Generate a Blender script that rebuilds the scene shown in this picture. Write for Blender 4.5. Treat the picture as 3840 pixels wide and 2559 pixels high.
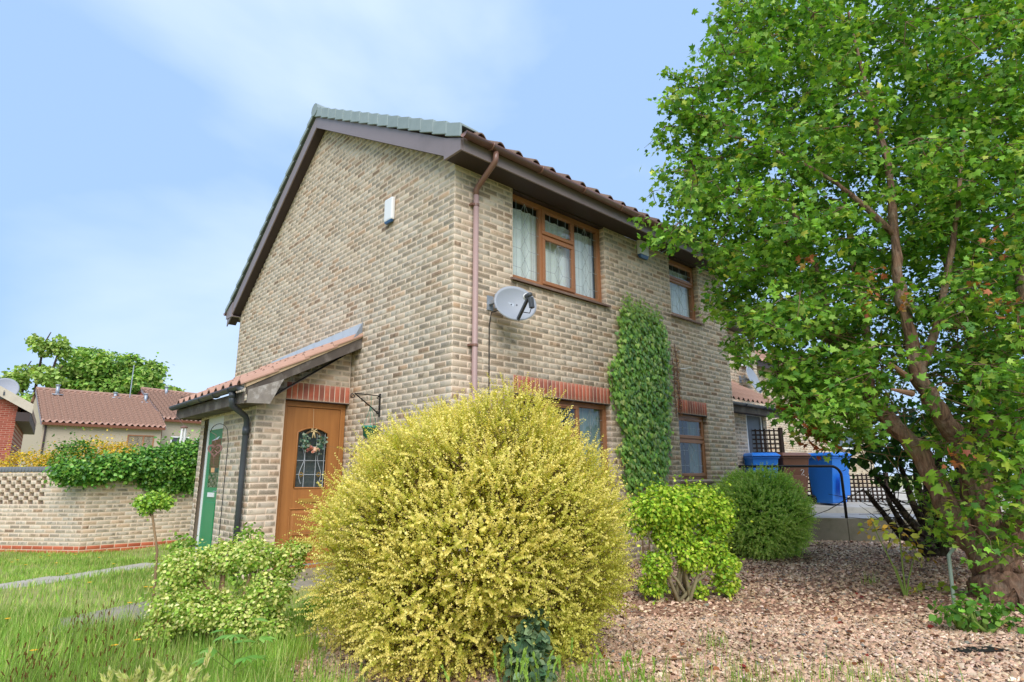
import bpy, math, random
import numpy as np
from mathutils import Vector, Matrix
R = math.radians
SC = bpy.context.scene
for o in list(bpy.data.objects): bpy.data.objects.remove(o)
COL = SC.collection
rng = np.random.default_rng(7)
random.seed(7)

# ------------------------------------------------------------------ camera
CAM = np.array([-4.0012, -5.331, 1.187]); YAW, PITCH, ROLL, FPX = 0.7451, 0.2205, 0.004, 2262.0
cd = bpy.data.cameras.new('camera'); cam = bpy.data.objects.new('camera', cd); COL.objects.link(cam)
cd.sensor_width = 36.0; cd.lens = FPX/3840*36.0; cd.clip_start = 0.05; cd.clip_end = 3000
FW = np.array([math.sin(YAW)*math.cos(PITCH), math.cos(YAW)*math.cos(PITCH), math.sin(PITCH)])
RT = np.array([math.cos(YAW), -math.sin(YAW), 0.0]); UP = np.cross(RT, FW)
_r = RT*math.cos(ROLL)-UP*math.sin(ROLL); _u = np.cross(_r, FW)
mw = Matrix(((_r[0], _u[0], -FW[0], CAM[0]), (_r[1], _u[1], -FW[1], CAM[1]), (_r[2], _u[2], -FW[2], CAM[2]), (0, 0, 0, 1)))
cam.matrix_world = mw
SC.camera = cam
HF = np.array([math.sin(YAW), math.cos(YAW), 0.0])
PXS = 3840/2353.0
def at(u, v, d):
    """world point seen at (u, v) of a 2353 px wide view, d metres ahead (authoring aid)"""
    x = (u*PXS-1920)/FPX; y = -(v*PXS-1279.5)/FPX
    r = FW+x*_r+y*_u
    return CAM+r*d/float(r@HF)
def pix(P):
    d = np.asarray(P, float)-CAM
    z = d@FW
    return (1920+FPX*(d@_r)/z)/PXS, (1279.5-FPX*(d@_u)/z)/PXS

# ------------------------------------------------------------------ world, sun, exposure
W = bpy.data.worlds.new('World'); SC.world = W; W.use_nodes = True
wn = W.node_tree; wn.nodes.clear()
SUN_EL, SUN_AZ = R(46), R(214)      # compass style: 0 = +y, clockwise
def wadd(t, **k):
    n = wn.nodes.new(t)
    for a, b in k.items(): setattr(n, a, b)
    return n
sky = wadd('ShaderNodeTexSky', sky_type='NISHITA', sun_disc=False, sun_elevation=SUN_EL, sun_rotation=SUN_AZ, altitude=50, air_density=1.0, dust_density=0.5, ozone_density=2.2)
tc = wadd('ShaderNodeTexCoord')
mp = wadd('ShaderNodeMapping'); mp.inputs['Scale'].default_value = (1.0, 1.0, 1.9); mp.inputs['Location'].default_value = (2.15, -2.9, 8.12); mp.inputs['Rotation'].default_value = (0, 0, R(-22))
nz = wadd('ShaderNodeTexNoise'); nz.inputs['Scale'].default_value = 1.3; nz.inputs['Detail'].default_value = 7; nz.inputs['Roughness'].default_value = 0.47; nz.inputs['Distortion'].default_value = 0.25
cr = wadd('ShaderNodeValToRGB'); cr.color_ramp.elements[0].position = 0.475; cr.color_ramp.elements[1].position = 0.83
cr.color_ramp.elements[0].color = (0, 0, 0, 1); cr.color_ramp.elements[1].color = (1, 1, 1, 1)
tint = wadd('ShaderNodeMix', data_type='RGBA', blend_type='MULTIPLY'); tint.inputs[0].default_value = 1.0; tint.inputs[7].default_value = (1.0, 1.0, 1.0, 1)
veil = wadd('ShaderNodeMix', data_type='RGBA'); veil.inputs[0].default_value = 0.92; veil.inputs[7].default_value = (1.58, 2.38, 3.75, 1)
mixc = wadd('ShaderNodeMix', data_type='RGBA'); mixc.inputs[7].default_value = (3.9, 4.3, 4.8, 1)
bg = wadd('ShaderNodeBackground'); bg.inputs['Strength'].default_value = 0.10
wo = wadd('ShaderNodeOutputWorld')
L = wn.links.new
L(tc.outputs['Generated'], mp.inputs['Vector']); L(mp.outputs[0], nz.inputs['Vector']); L(nz.outputs['Fac'], cr.inputs['Fac'])
L(sky.outputs[0], tint.inputs[6]); L(tint.outputs[2], veil.inputs[6]); L(veil.outputs[2], mixc.inputs[6]); L(cr.outputs[0], mixc.inputs[0]); L(mixc.outputs[2], bg.inputs['Color']); L(bg.outputs[0], wo.inputs[0])
sd = bpy.data.lights.new('sun', 'SUN'); sd.energy = 1.5; sd.angle = R(55); sd.color = (1.0, 0.94, 0.87)
so = bpy.data.objects.new('sun', sd); COL.objects.link(so)
sv = Vector((math.sin(SUN_AZ)*math.cos(SUN_EL), math.cos(SUN_AZ)*math.cos(SUN_EL), math.sin(SUN_EL)))
so.rotation_euler = sv.to_track_quat('Z', 'Y').to_euler(); so.location = (-20, -15, 30)
SC.view_settings.view_transform = 'Standard'; SC.view_settings.look = 'None'; SC.view_settings.gamma = 1.0; SC.view_settings.exposure = 1.5
SC.view_settings.use_curve_mapping = False

# ------------------------------------------------------------------ helpers: objects
def S(r, g, b):
    f = lambda c: (c/255/12.92) if c/255 <= .04045 else ((c/255+.055)/1.055)**2.4
    return (f(r), f(g), f(b))
def tag(o, label=None, cat=None, group=None, kind=None):
    if label: o['label'] = label
    if cat: o['category'] = cat
    if group: o['group'] = group
    if kind: o['kind'] = kind
    return o
def thing(name, label, cat, loc=(0, 0, 0), rotz=0.0, group=None):
    o = bpy.data.objects.new(name, None); COL.objects.link(o); o.empty_display_size = 0.1
    o.location = tuple(float(c) for c in loc); o.rotation_euler = (0, 0, rotz)
    return tag(o, label, cat, group)
def raw_mesh(name, V, F, mat=None, smooth=False):
    """V (n,3) array, F (m,k) int array, all faces k-gons"""
    V = np.asarray(V, np.float32); F = np.asarray(F, np.int32); k = F.shape[1]
    me = bpy.data.meshes.new(name)
    me.vertices.add(len(V)); me.vertices.foreach_set('co', V.ravel())
    me.loops.add(F.size); me.loops.foreach_set('vertex_index', F.ravel())
    me.polygons.add(len(F)); me.polygons.foreach_set('loop_start', np.arange(0, F.size, k, dtype=np.int32))
    if smooth: me.polygons.foreach_set('use_smooth', np.ones(len(F), bool))
    me.update(calc_edges=True)
    if mat: me.materials.append(mat)
    return me
def set_tint(me, C):
    C = np.asarray(C, np.float32)
    if C.shape[1] == 3: C = np.concatenate([C, np.ones((len(C), 1), np.float32)], 1)
    a = me.attributes.new('tint', 'FLOAT_COLOR', 'POINT'); a.data.foreach_set('color', C.ravel())
def set_uv(me, UV, F):
    u = me.uv_layers.new(name='UVMap'); u.data.foreach_set('uv', np.asarray(UV, np.float32)[np.asarray(F).ravel()].ravel())
def link(name, me, parent=None, loc=None):
    o = bpy.data.objects.new(name, me); COL.objects.link(o)
    if parent is not None: o.parent = parent
    if loc is not None: o.location = tuple(float(c) for c in loc)
    return o
class MB:
    """collects simple solids, builds ONE mesh object"""
    def __init__(s): s.v = []; s.f = []
    def add(s, vs, fs):
        b = len(s.v); s.v += [tuple(float(c) for c in p) for p in vs]; s.f += [tuple(i+b for i in f) for f in fs]; return s
    def box(s, x0, x1, y0, y1, z0, z1):
        return s.add([(x0, y0, z0), (x1, y0, z0), (x1, y1, z0), (x0, y1, z0), (x0, y0, z1), (x1, y0, z1), (x1, y1, z1), (x0, y1, z1)],
                     [(0, 3, 2, 1), (4, 5, 6, 7), (0, 1, 5, 4), (1, 2, 6, 5), (2, 3, 7, 6), (3, 0, 4, 7)])
    def bar(s, a, b, w, h, up=(0, 0, 1)):
        """box section w (side) x h (up) between two points"""
        a, b = Vector(a), Vector(b); d = (b-a).normalized(); u = Vector(up); sd_ = d.cross(u)
        if sd_.length < 1e-5: sd_ = d.cross(Vector((1, 0, 0)))
        sd_.normalize(); u = sd_.cross(d).normalized()
        q = []
        for p in (a, b):
            for i, j in ((-1, -1), (1, -1), (1, 1), (-1, 1)): q.append(p+sd_*(i*w/2)+u*(j*h/2))
        return s.add(q, [(0, 1, 2, 3)[::-1], (4, 5, 6, 7), (0, 1, 5, 4), (1, 2, 6, 5), (2, 3, 7, 6), (3, 0, 4, 7)])
    def prism(s, poly, t, axis='z', off=0.0):
        """polygon extruded: axis z: (x,y) pts z off..off+t ; x: (y,z) ; y: (x,z)"""
        n = len(poly)
        m = {'z': lambda p, h: (p[0], p[1], h), 'x': lambda p, h: (h, p[0], p[1]), 'y': lambda p, h: (p[0], h, p[1])}[axis]
        return s.add([m(p, off) for p in poly]+[m(p, off+t) for p in poly],
                     [tuple(range(n))[::-1], tuple(range(n, 2*n))]+[(i, (i+1) % n, n+(i+1) % n, n+i) for i in range(n)])
    def tube(s, pts, r, n=8, cap=True):
        pts = [Vector(p) for p in pts]; m = len(pts); rr = r if hasattr(r, '__len__') else [r]*m
        ref = None; b = len(s.v); vs = []
        for i, p in enumerate(pts):
            d = (pts[min(i+1, m-1)]-pts[max(i-1, 0)]).normalized()
            if ref is None:
                ref = Vector((0, 0, 1)) if abs(d.z) < .9 else Vector((1, 0, 0))
            x = d.cross(ref); x.normalize(); y = x.cross(d).normalized(); ref = y
            for k in range(n):
                a = 2*math.pi*k/n; vs.append(p+x*(math.cos(a)*rr[i])+y*(math.sin(a)*rr[i]))
        fs = [(i*n+k, i*n+(k+1) % n, (i+1)*n+(k+1) % n, (i+1)*n+k) for i in range(m-1) for k in range(n)]
        if cap: fs += [tuple(range(n))[::-1], tuple(range((m-1)*n, m*n))]
        return s.add(vs, fs)
    def lathe(s, prof, c=(0, 0, 0), n=20, axis='z'):
        vs = []
        for r, h in prof:
            for k in range(n):
                a = 2*math.pi*k/n; p = (r*math.cos(a), r*math.sin(a), h)
                if axis == 'y': p = (p[0], p[2], p[1])
                if axis == 'x': p = (p[2], p[0], p[1])
                vs.append((p[0]+c[0], p[1]+c[1], p[2]+c[2]))
        m = len(prof)
        return s.add(vs, [(i*n+k, i*n+(k+1) % n, (i+1)*n+(k+1) % n, (i+1)*n+k) for i in range(m-1) for k in range(n)]+[tuple(range(n))[::-1], tuple(range((m-1)*n, m*n))])
    def quad(s, *p): return s.add(p, [tuple(range(len(p)))])
    def mesh(s, name, mat, smooth=False):
        me = bpy.data.meshes.new(name); me.from_pydata(s.v, [], s.f); me.materials.append(mat)
        if smooth:
            me.polygons.foreach_set('use_smooth', np.ones(len(me.polygons), bool))
        me.update(); return me
    def build(s, name, mat, parent=None, smooth=False, loc=None, bevel=0.0):
        o = link(name, s.mesh(name, mat, smooth), parent, loc)
        if bevel:
            b = o.modifiers.new('bevel', 'BEVEL'); b.width = bevel; b.segments = 2; b.limit_method = 'ANGLE'
        return o
def smoothstep(a, b, x):
    t = np.clip((x-a)/(b-a), 0, 1); return t*t*(3-2*t)

# ------------------------------------------------------------------ helpers: materials
class NT:
    def __init__(s, name):
        s.m = bpy.data.materials.new(name); s.m.use_nodes = True; s.t = s.m.node_tree; s.t.nodes.clear()
        s.out = s.n('ShaderNodeOutputMaterial')
    def n(s, t, **k):
        nd = s.t.nodes.new(t)
        for a, b in k.items(): setattr(nd, a, b)
        return nd
    def put(s, inp, v):
        if isinstance(v, bpy.types.NodeSocket): s.t.links.new(v, inp)
        elif isinstance(v, (tuple, list)): inp.default_value = tuple(v)+((1.0,) if len(v) == 3 and inp.type == 'RGBA' else ())
        else: inp.default_value = v
    def noise(s, vec=None, scale=5.0, detail=3.0, rough=.55, dist=0.0):
        nd = s.n('ShaderNodeTexNoise')
        if vec is not None: s.put(nd.inputs['Vector'], vec)
        nd.inputs['Scale'].default_value = scale; nd.inputs['Detail'].default_value = detail; nd.inputs['Roughness'].default_value = rough; nd.inputs['Distortion'].default_value = dist
        return nd.outputs['Fac']
    def voro(s, vec=None, scale=5.0, out='Distance', feature='F1'):
        nd = s.n('ShaderNodeTexVoronoi', feature=feature)
        if vec is not None: s.put(nd.inputs['Vector'], vec)
        nd.inputs['Scale'].default_value = scale
        return nd.outputs[out]
    def ramp(s, fac, stops):
        nd = s.n('ShaderNodeValToRGB'); e = nd.color_ramp.elements
        while len(e) < len(stops): e.new(.5)
        for i, (p, c) in enumerate(stops):
            e[i].position = p; e[i].color = tuple(c)+(1.0,) if hasattr(c, '__len__') else (c, c, c, 1)
        s.put(nd.inputs['Fac'], fac); return nd.outputs[0]
    def mix(s, fac, a, b, mode='MIX'):
        nd = s.n('ShaderNodeMix', data_type='RGBA', blend_type=mode)
        s.put(nd.inputs[0], fac); s.put(nd.inputs[6], a); s.put(nd.inputs[7], b); return nd.outputs[2]
    def math(s, op, a, b=0.0, c=0.0):
        nd = s.n('ShaderNodeMath', operation=op)
        s.put(nd.inputs[0], a); s.put(nd.inputs[1], b); s.put(nd.inputs[2], c); return nd.outputs[0]
    def attr(s, name='tint'): return s.n('ShaderNodeAttribute', attribute_name=name)
    def pos(s): return s.n('ShaderNodeNewGeometry').outputs['Position']
    def obj(s): return s.n('ShaderNodeTexCoord').outputs['Object']
    def mapping(s, vec, scale=(1, 1, 1), loc=(0, 0, 0), rot=(0, 0, 0)):
        nd = s.n('ShaderNodeMapping'); s.put(nd.inputs['Vector'], vec)
        nd.inputs['Scale'].default_value = scale; nd.inputs['Location'].default_value = loc; nd.inputs['Rotation'].default_value = rot
        return nd.outputs[0]
    def bump(s, h, strength=.3, dist=.01):
        nd = s.n('ShaderNodeBump'); s.put(nd.inputs['Height'], h); nd.inputs['Strength'].default_value = strength; nd.inputs['Distance'].default_value = dist
        return nd.outputs[0]
    def bsdf(s, col, rough=.7, spec=.3, metal=0.0, normal=None):
        nd = s.n('ShaderNodeBsdfPrincipled'); s.put(nd.inputs['Base Color'], col); s.put(nd.inputs['Roughness'], rough)
        nd.inputs['Specular IOR Level'].default_value = spec; nd.inputs['Metallic'].default_value = metal
        if normal is not None: s.put(nd.inputs['Normal'], normal)
        return nd.outputs[0]
    def done(s, shader): s.t.links.new(shader, s.out.inputs['Surface']); return s.m
def plain(name, col, rough=.6, var=.18, scale=6.0, spec=.35, metal=0.0, bump=.0, bscale=60.0, dirt=None):
    t = NT(name); p = t.obj()
    f = t.noise(p, scale, 4, .6)
    c = t.mix(f, tuple(x*(1-var) for x in col), tuple(min(1, x*(1+var)) for x in col))
    if dirt: c = t.mix(t.ramp(t.noise(p, scale*.5, 6, .65), [(.5, 0.0), (.75, 1.0)]), c, dirt)
    nr = t.bump(t.noise(p, bscale, 3), bump, .004) if bump else None
    return t.done(t.bsdf(c, rough, spec, metal, nr))
def brick_mat(name, stops, mortar, edge=.55, speck=.6):
    """per-piece 'tint' (r picks colour, g, b vary), UV 0..1 across the face"""
    t = NT(name); a = t.attr(); sp = t.n('ShaderNodeSeparateColor'); t.put(sp.inputs[0], a.outputs['Color'])
    p = t.pos(); uv = t.n('ShaderNodeUVMap', uv_map='UVMap').outputs[0]
    su = t.n('ShaderNodeSeparateXYZ'); t.put(su.inputs[0], uv)
    base = t.ramp(sp.outputs[0], stops)
    val = t.math('MULTIPLY_ADD', sp.outputs[1], .24, .88)
    base = t.mix(1.0, base, t.combine(val), 'MULTIPLY')
    # rough rustic patches: a mask that changes along the brick
    patch = t.noise(t.mapping(p, (11, 11, 9)), 1.0, 2, .5)
    band = t.ramp(t.math('ADD', patch, t.math('MULTIPLY', t.math('SUBTRACT', sp.outputs[2], .5), .30)), [(.45, 0.06), (.52, 1.0)])
    ring = t.voro(t.mapping(p, (19, 19, 17)), 1.0)
    sk = t.noise(p, 170, 3, .7)
    spk = t.ramp(sk, [(.42, 1.0), (.6, 0.0)])
    du = t.math('MINIMUM', su.outputs[0], t.math('SUBTRACT', 1.0, su.outputs[0])); dv = t.math('MINIMUM', su.outputs[1], t.math('SUBTRACT', 1.0, su.outputs[1]))
    dist = t.math('MINIMUM', t.math('MULTIPLY', du, 3.3), dv)
    inner = t.ramp(t.math('ADD', dist, t.math('MULTIPLY', t.math('SUBTRACT', t.noise(p, 55, 3), .5), .22)), [(.05, 0.0), (.22, 1.0)])
    dk = t.math('MULTIPLY', t.math('MULTIPLY', inner, band), t.math('MULTIPLY_ADD', spk, .62, .42))
    dk = t.math('MULTIPLY', dk, t.math('MULTIPLY_ADD', sp.outputs[1], -.35, 1.0))
    base = t.mix(t.math('MULTIPLY', t.math('SUBTRACT', 1.0, inner), edge), base, mortar)
    c = t.mix(t.math('MINIMUM', t.math('MULTIPLY', dk, speck), 1.0), base, t.mix(.5, t.mix(1.0, base, (.36, .33, .29), 'MULTIPLY'), (.15, .12, .088)))
    c = t.mix(t.ramp(t.noise(p, .45, 4, .6), [(.35, .0), (.75, .22)]), c, t.mix(1.0, c, (.86, .8, .72), 'MULTIPLY'))
    stk = t.ramp(t.noise(t.mapping(p, (2.6, 2.6, .22)), 1.0, 4, .6), [(.5, 0.0), (.72, .30)])
    c = t.mix(stk, c, t.mix(1.0, c, (.72, .68, .62), 'MULTIPLY'))
    nr = t.bump(t.math('ADD', sk, t.math('MULTIPLY', t.noise(p, 45, 3), .7)), .55, .004)
    return t.done(t.bsdf(c, .9, .2, 0, nr))
def _combine(s, v):
    nd = s.n('ShaderNodeCombineColor')
    for i in range(3): s.put(nd.inputs[i], v)
    return nd.outputs[0]
NT.combine = _combine
def leaf_mat(name, trans=.35, rough=.5, spec=.25, warm=(1.12, .99, .95)):
    t = NT(name); a = t.mix(1.0, t.attr().outputs['Color'], warm, 'MULTIPLY')
    c = t.mix(t.math('MULTIPLY', t.noise(t.pos(), 35, 2), .30), a, t.mix(1.0, a, (.68, .72, .5), 'MULTIPLY'))
    d = t.bsdf(c, rough, spec)
    tr = t.n('ShaderNodeBsdfTranslucent'); t.put(tr.inputs['Color'], t.mix(1.0, c, (1.12, 1.15, .5), 'MULTIPLY'))
    mx = t.n('ShaderNodeMixShader'); mx.inputs[0].default_value = trans
    t.t.links.new(d, mx.inputs[1]); t.t.links.new(tr.outputs[0], mx.inputs[2])
    return t.done(mx.outputs[0])
def wood_mat(name, c1, c2, axis=2, rough=.42, spec=.4):
    t = NT(name); p = t.obj(); sc = [34, 34, 34]; sc[axis] = 1.3
    f = t.noise(t.mapping(p, tuple(sc)), 1.0, 5, .6, .3)
    g = t.noise(p, 2.2, 2)
    c = t.mix(t.math('MULTIPLY_ADD', g, .4, t.math('MULTIPLY', f, .75)), c1, c2)
    return t.done(t.bsdf(c, rough, spec, 0, t.bump(f, .12, .002)))
def glass_mat(name, tintc=(.9, .95, .94), refl=.09, bumpy=.0):
    t = NT(name)
    fr = t.n('ShaderNodeLayerWeight'); fr.inputs['Blend'].default_value = .5
    nr = t.bump(t.noise(t.pos(), 1.6, 1), .004, .02)
    gl = t.n('ShaderNodeBsdfGlossy'); gl.inputs['Roughness'].default_value = .015; t.put(gl.inputs['Normal'], nr)
    tp = t.n('ShaderNodeBsdfTransparent'); t.put(tp.inputs['Color'], tintc)
    fac = t.math('MINIMUM', t.math('ADD', t.math('MULTIPLY', t.math('POWER', fr.outputs['Facing'], 4.0), .9), refl), 1.0)
    mx = t.n('ShaderNodeMixShader'); t.put(mx.inputs[0], fac); t.t.links.new(tp.outputs[0], mx.inputs[1]); t.t.links.new(gl.outputs[0], mx.inputs[2])
    return t.done(mx.outputs[0])
def tile_mat(name, c1, c2, moss=None):
    t = NT(name); p = t.pos(); oi = t.n('ShaderNodeObjectInfo')
    f = t.noise(p, 7, 5, .65); c = t.mix(f, c1, c2)
    c = t.mix(t.math('MULTIPLY', oi.outputs['Random'], .3), c, t.mix(1.0, c, (.6, .6, .62), 'MULTIPLY'))
    if moss: c = t.mix(t.ramp(t.noise(p, 16, 5, .7), [(.52, 0.0), (.68, .8)]), c, moss)
    return t.done(t.bsdf(c, .85, .25, 0, t.bump(t.noise(p, 90, 3), .25, .003)))
def bark_mat(name, c1, c2, axis_scale=(14, 14, 3.2)):
    t = NT(name); p = t.pos()
    f = t.noise(t.mapping(p, axis_scale), 1.6, 6, .7, .5); g = t.voro(t.mapping(p, axis_scale), 2.0)
    c = t.mix(t.ramp(f, [(.38, 0.0), (.62, 1.0)]), c1, c2)
    c = t.mix(t.ramp(t.noise(p, 9, 4), [(.5, 0.0), (.7, .6)]), c, S(158, 142, 122)); c = t.mix(t.ramp(t.noise(p, 4, 4), [(.52, 0.0), (.7, .5)]), c, S(112, 108, 78))
    return t.done(t.bsdf(c, .92, .15, 0, t.bump(t.math('ADD', f, g), .9, .02)))

MORT = S(220, 201, 180)
M_BRICK = brick_mat('rustic_buff_brick', [(0, S(200, 183, 160)), (.3, S(202, 189, 170)), (.6, S(195, 184, 168)), (.84, S(190, 169, 146)), (.95, S(198, 167, 138)), (1, S(164, 139, 117))], MORT, .7, .78)
M_RED = brick_mat('red_soldier_brick', [(0, S(186, 100, 80)), (.35, S(200, 116, 92)), (.65, S(150, 96, 86)), (1, S(208, 122, 96))], S(206, 164, 144), .3, .35)
def mortar_mat():
    t = NT('mortar'); p = t.pos(); c = t.mix(t.noise(p, 14, 4), S(204, 184, 162), S(226, 207, 186))
    c = t.mix(t.ramp(t.noise(p, .5, 4, .6), [(.4, .0), (.8, .3)]), c, t.mix(1.0, c, (.8, .75, .68), 'MULTIPLY'))
    return t.done(t.bsdf(c, .95, .1, 0, t.bump(t.noise(p, 160, 3), .4, .003)))
M_MORT = mortar_mat()
M_FASCIA = plain('brown_grey_fascia', S(136, 122, 122), .42, .10, 3, .45, dirt=S(118, 106, 104))
M_SOFFIT = plain('dark_brown_soffit', S(66, 54, 52), .55, .12, 3)
M_GUTB = plain('brown_gutter_plastic', S(128, 94, 82), .35, .1, 4, .5)
M_PIPE = plain('faded_brown_pipe', S(164, 138, 134), .5, .08, 3)
M_GUTG = plain('dark_grey_gutter_plastic', S(66, 70, 74), .4, .12, 5, .45)
M_TIMB = plain('weathered_dark_timber', S(88, 80, 74), .8, .22, 9, .2, bump=.3, dirt=S(128, 120, 112))
M_TIMBL = plain('peeling_grey_timber', S(140, 132, 124), .85, .35, 14, .2, bump=.4, dirt=S(205, 200, 194))
M_LEAD = plain('lead_flashing', S(186, 194, 204), .5, .1, 9, .4, dirt=S(160, 168, 178))
M_GTILE = tile_mat('grey_verge_tile', S(134, 148, 150), S(160, 172, 174))
M_BTILE = tile_mat('brown_roof_tile', S(104, 84, 74), S(132, 108, 96), S(112, 106, 72))
M_RTILE = tile_mat('terracotta_roof_tile', S(168, 130, 112), S(188, 152, 134))
M_FTILE = tile_mat('far_roof_tile', S(160, 124, 108), S(182, 148, 130))
M_BED = plain('tile_bedding_mortar', S(196, 170, 138), .95, .15, 12, .1, bump=.4, dirt=S(160, 138, 108))
M_OAK = wood_mat('golden_oak_upvc', S(124, 76, 38), S(182, 124, 68))
M_OAKX = wood_mat('golden_oak_frame', S(152, 100, 66), S(174, 122, 86), 0)
M_OAKD = wood_mat('golden_oak_groove', S(110, 60, 28), S(132, 76, 38))
M_GLASS = glass_mat('window_glass')
M_DGLASS = glass_mat('dark_obscured_glass', (.55, .6, .6), .06)
M_LEADING = plain('lead_cames', S(162, 170, 174), .5, .1, 10, .4)
M_LEADLT = plain('pale_lead_cames', S(176, 182, 188), .5, .1, 10, .4)
M_NET = plain('net_curtain', S(240, 243, 244), .9, .05, 5, .1)
M_CURT = plain('teal_grey_curtain', S(150, 172, 172), .9, .1, 4, .1)
M_ROOM = plain('dim_room', S(92, 98, 96), .9, .1, 2, .1)
M_SILL = plain('brown_tile_sill', S(126, 104, 94), .8, .2, 12, .2, bump=.3, dirt=S(150, 136, 122))
M_WHITE = plain('white_plastic', S(232, 232, 232), .4, .04, 4, .45)
M_CREAM = plain('cream_plastic', S(224, 226, 218), .4, .04, 4, .45)
M_BLUEP = plain('blue_plastic_lens', S(58, 96, 140), .35, .1, 6, .5)
M_DISH = plain('grey_dish_metal', S(146, 152, 162), .5, .07, 5, .4)
M_DARK = plain('dark_grey_plastic', S(70, 74, 80), .5, .12, 8, .4)
M_GALV = plain('galvanised_steel', S(160, 168, 178), .45, .15, 10, .5, .4)
M_BLACK = plain('black_iron', S(30, 29, 28), .5, .2, 10, .4)
M_CABLE = plain('black_cable', S(38, 36, 36), .6, .1, 5)
M_GREEN = plain('green_painted_door', S(48, 138, 88), .4, .12, 3, .4)
M_BRASS = plain('brass', S(196, 160, 84), .3, .12, 6, .5, .6)
M_TEAL = plain('green_plastic_pot', S(44, 132, 108), .45, .12, 5)
M_RUST = plain('brown_rusty_metal', S(120, 90, 82), .7, .2, 20)
M_BINB = plain('blue_bin_plastic', S(48, 132, 232), .38, .07, 3, .4)
M_BINN = plain('brown_bin_plastic', S(124, 86, 68), .45, .08, 3, .35)
M_RUBBER = plain('black_rubber', S(30, 30, 32), .7, .1, 8)
M_TREL = plain('dark_stained_trellis', S(58, 46, 40), .8, .25, 14, .2, bump=.3)
def concrete(name, c1, c2, green=None):
    t = NT(name); p = t.pos(); c = t.mix(t.noise(p, 5, 6, .65), c1, c2)
    c = t.mix(t.ramp(t.noise(p, 1.7, 6, .7), [(.5, .0), (.75, .8)]), c, green or tuple(x*.7 for x in c1))
    return t.done(t.bsdf(c, .95, .15, 0, t.bump(t.noise(p, 70, 4), .5, .006)))
M_CONC = concrete('stained_concrete', S(126, 118, 98), S(152, 144, 124), S(104, 100, 72))
M_SLAB = concrete('pale_paving', S(178, 172, 160), S(198, 193, 184))
M_LEAF = leaf_mat('leaf')
M_GOLD = leaf_mat('golden_leaf', .38, .5, .25, (1.10, .99, .98))
M_LEAFG = leaf_mat('glossy_leaf', .3, .36, .4)
M_GRASS = leaf_mat('grass_blade', .4, .6, .15, (1.0, 1.02, .95))
M_BARK = bark_mat('red_brown_bark', S(86, 66, 54), S(150, 118, 96))
M_BARKD = bark_mat('dark_bark', S(38, 31, 27), S(66, 55, 48), (20, 20, 6))
M_TWIG = plain('twig_bark', S(136, 112, 84), .9, .2, 20, .1)
M_STEM = plain('green_stem', S(110, 130, 60), .8, .2, 20, .1)

# ------------------------------------------------------------------ helpers: leaves, blades, twigs (numpy)
def unit(v): return v/np.maximum(np.linalg.norm(v, axis=-1, keepdims=True), 1e-9)
def rdir(n, g=rng): return unit(g.normal(size=(n, 3)))
T_DIAM = (np.array([(0, 0, 0), (.42, .45, .10), (0, 1, 0), (-.42, .45, .10)]), np.array([(0, 1, 2), (0, 2, 3)]))
T_OVAL = (np.array([(0, 0, 0), (.34, .25, .06), (.36, .6, .07), (0, 1, -.05), (-.36, .6, .07), (-.34, .25, .06)]), np.array([(0, 1, 2), (0, 2, 3), (0, 3, 4), (0, 4, 5)]))
_mp = [(0, 0), (.30, -.06), (.55, .12), (.34, .28), (.62, .62), (.26, .56), (.12, .78), (0, 1.08), (-.12, .78), (-.26, .56), (-.62, .62), (-.34, .28), (-.55, .12), (-.30, -.06)]
T_MAPLE = (np.array([(0, .36, .06)]+[(x, y, -.10*abs(x)-.06*max(0, y-.5)) for x, y in _mp]), np.array([(0, i, i % 14+1) for i in range(1, 15)]))
_iv = [(0, 0), (.28, -.12), (.5, .2), (.26, .45), (0, .95), (-.26, .45), (-.5, .2), (-.28, -.12)]
_i5 = [(0, 0), (.5, .08), (.3, .4), (.5, .75), (0, 1.05), (-.5, .75), (-.3, .4), (-.5, .08)]
T_IVY5 = (np.array([(x, y, -.12*abs(x)) for x, y in _i5]), np.array([(0, 1, 2), (2, 3, 4), (0, 2, 4), (0, 4, 6), (4, 5, 6), (0, 6, 7)]))
T_LANCE2 = (np.array([(0, 0, 0), (.13, .22, .03), (.22, .5, .05), (.10, .78, .02), (0, 1, -.06), (-.10, .78, .02), (-.22, .5, .05), (-.13, .22, .03)]), np.array([(0, 1, 7), (1, 2, 6), (1, 6, 7), (2, 3, 5), (2, 5, 6), (3, 4, 5)]))
T_LANCE = (np.array([(0, 0, 0), (.17, .4, .05), (0, 1, -.06), (-.17, .4, .05)]), np.array([(0, 1, 2), (0, 2, 3)]))
T_IVY = (np.array([(0, .3, .05)]+[(x, y, -.08*abs(x)-.05*y) for x, y in _iv]), np.array([(0, i, i % 8+1) for i in range(1, 9)]))
def leaf_arrays(P, A, N, Z, C, T):
    tv, tf = T; n = len(P); k = len(tv)
    A = unit(A); B = unit(np.cross(A, N)); N = np.cross(B, A)
    Z = np.broadcast_to(np.asarray(Z, float), (n,)).reshape(n, 1, 1)
    V = P[:, None, :]+Z*(tv[None, :, 0:1]*B[:, None, :]+tv[None, :, 1:2]*A[:, None, :]+tv[None, :, 2:3]*N[:, None, :])
    F = (tf[None]+(np.arange(n)*k)[:, None, None]).reshape(-1, tf.shape[1])
    return V.reshape(-1, 3), F, np.repeat(C, k, 0)
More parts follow.
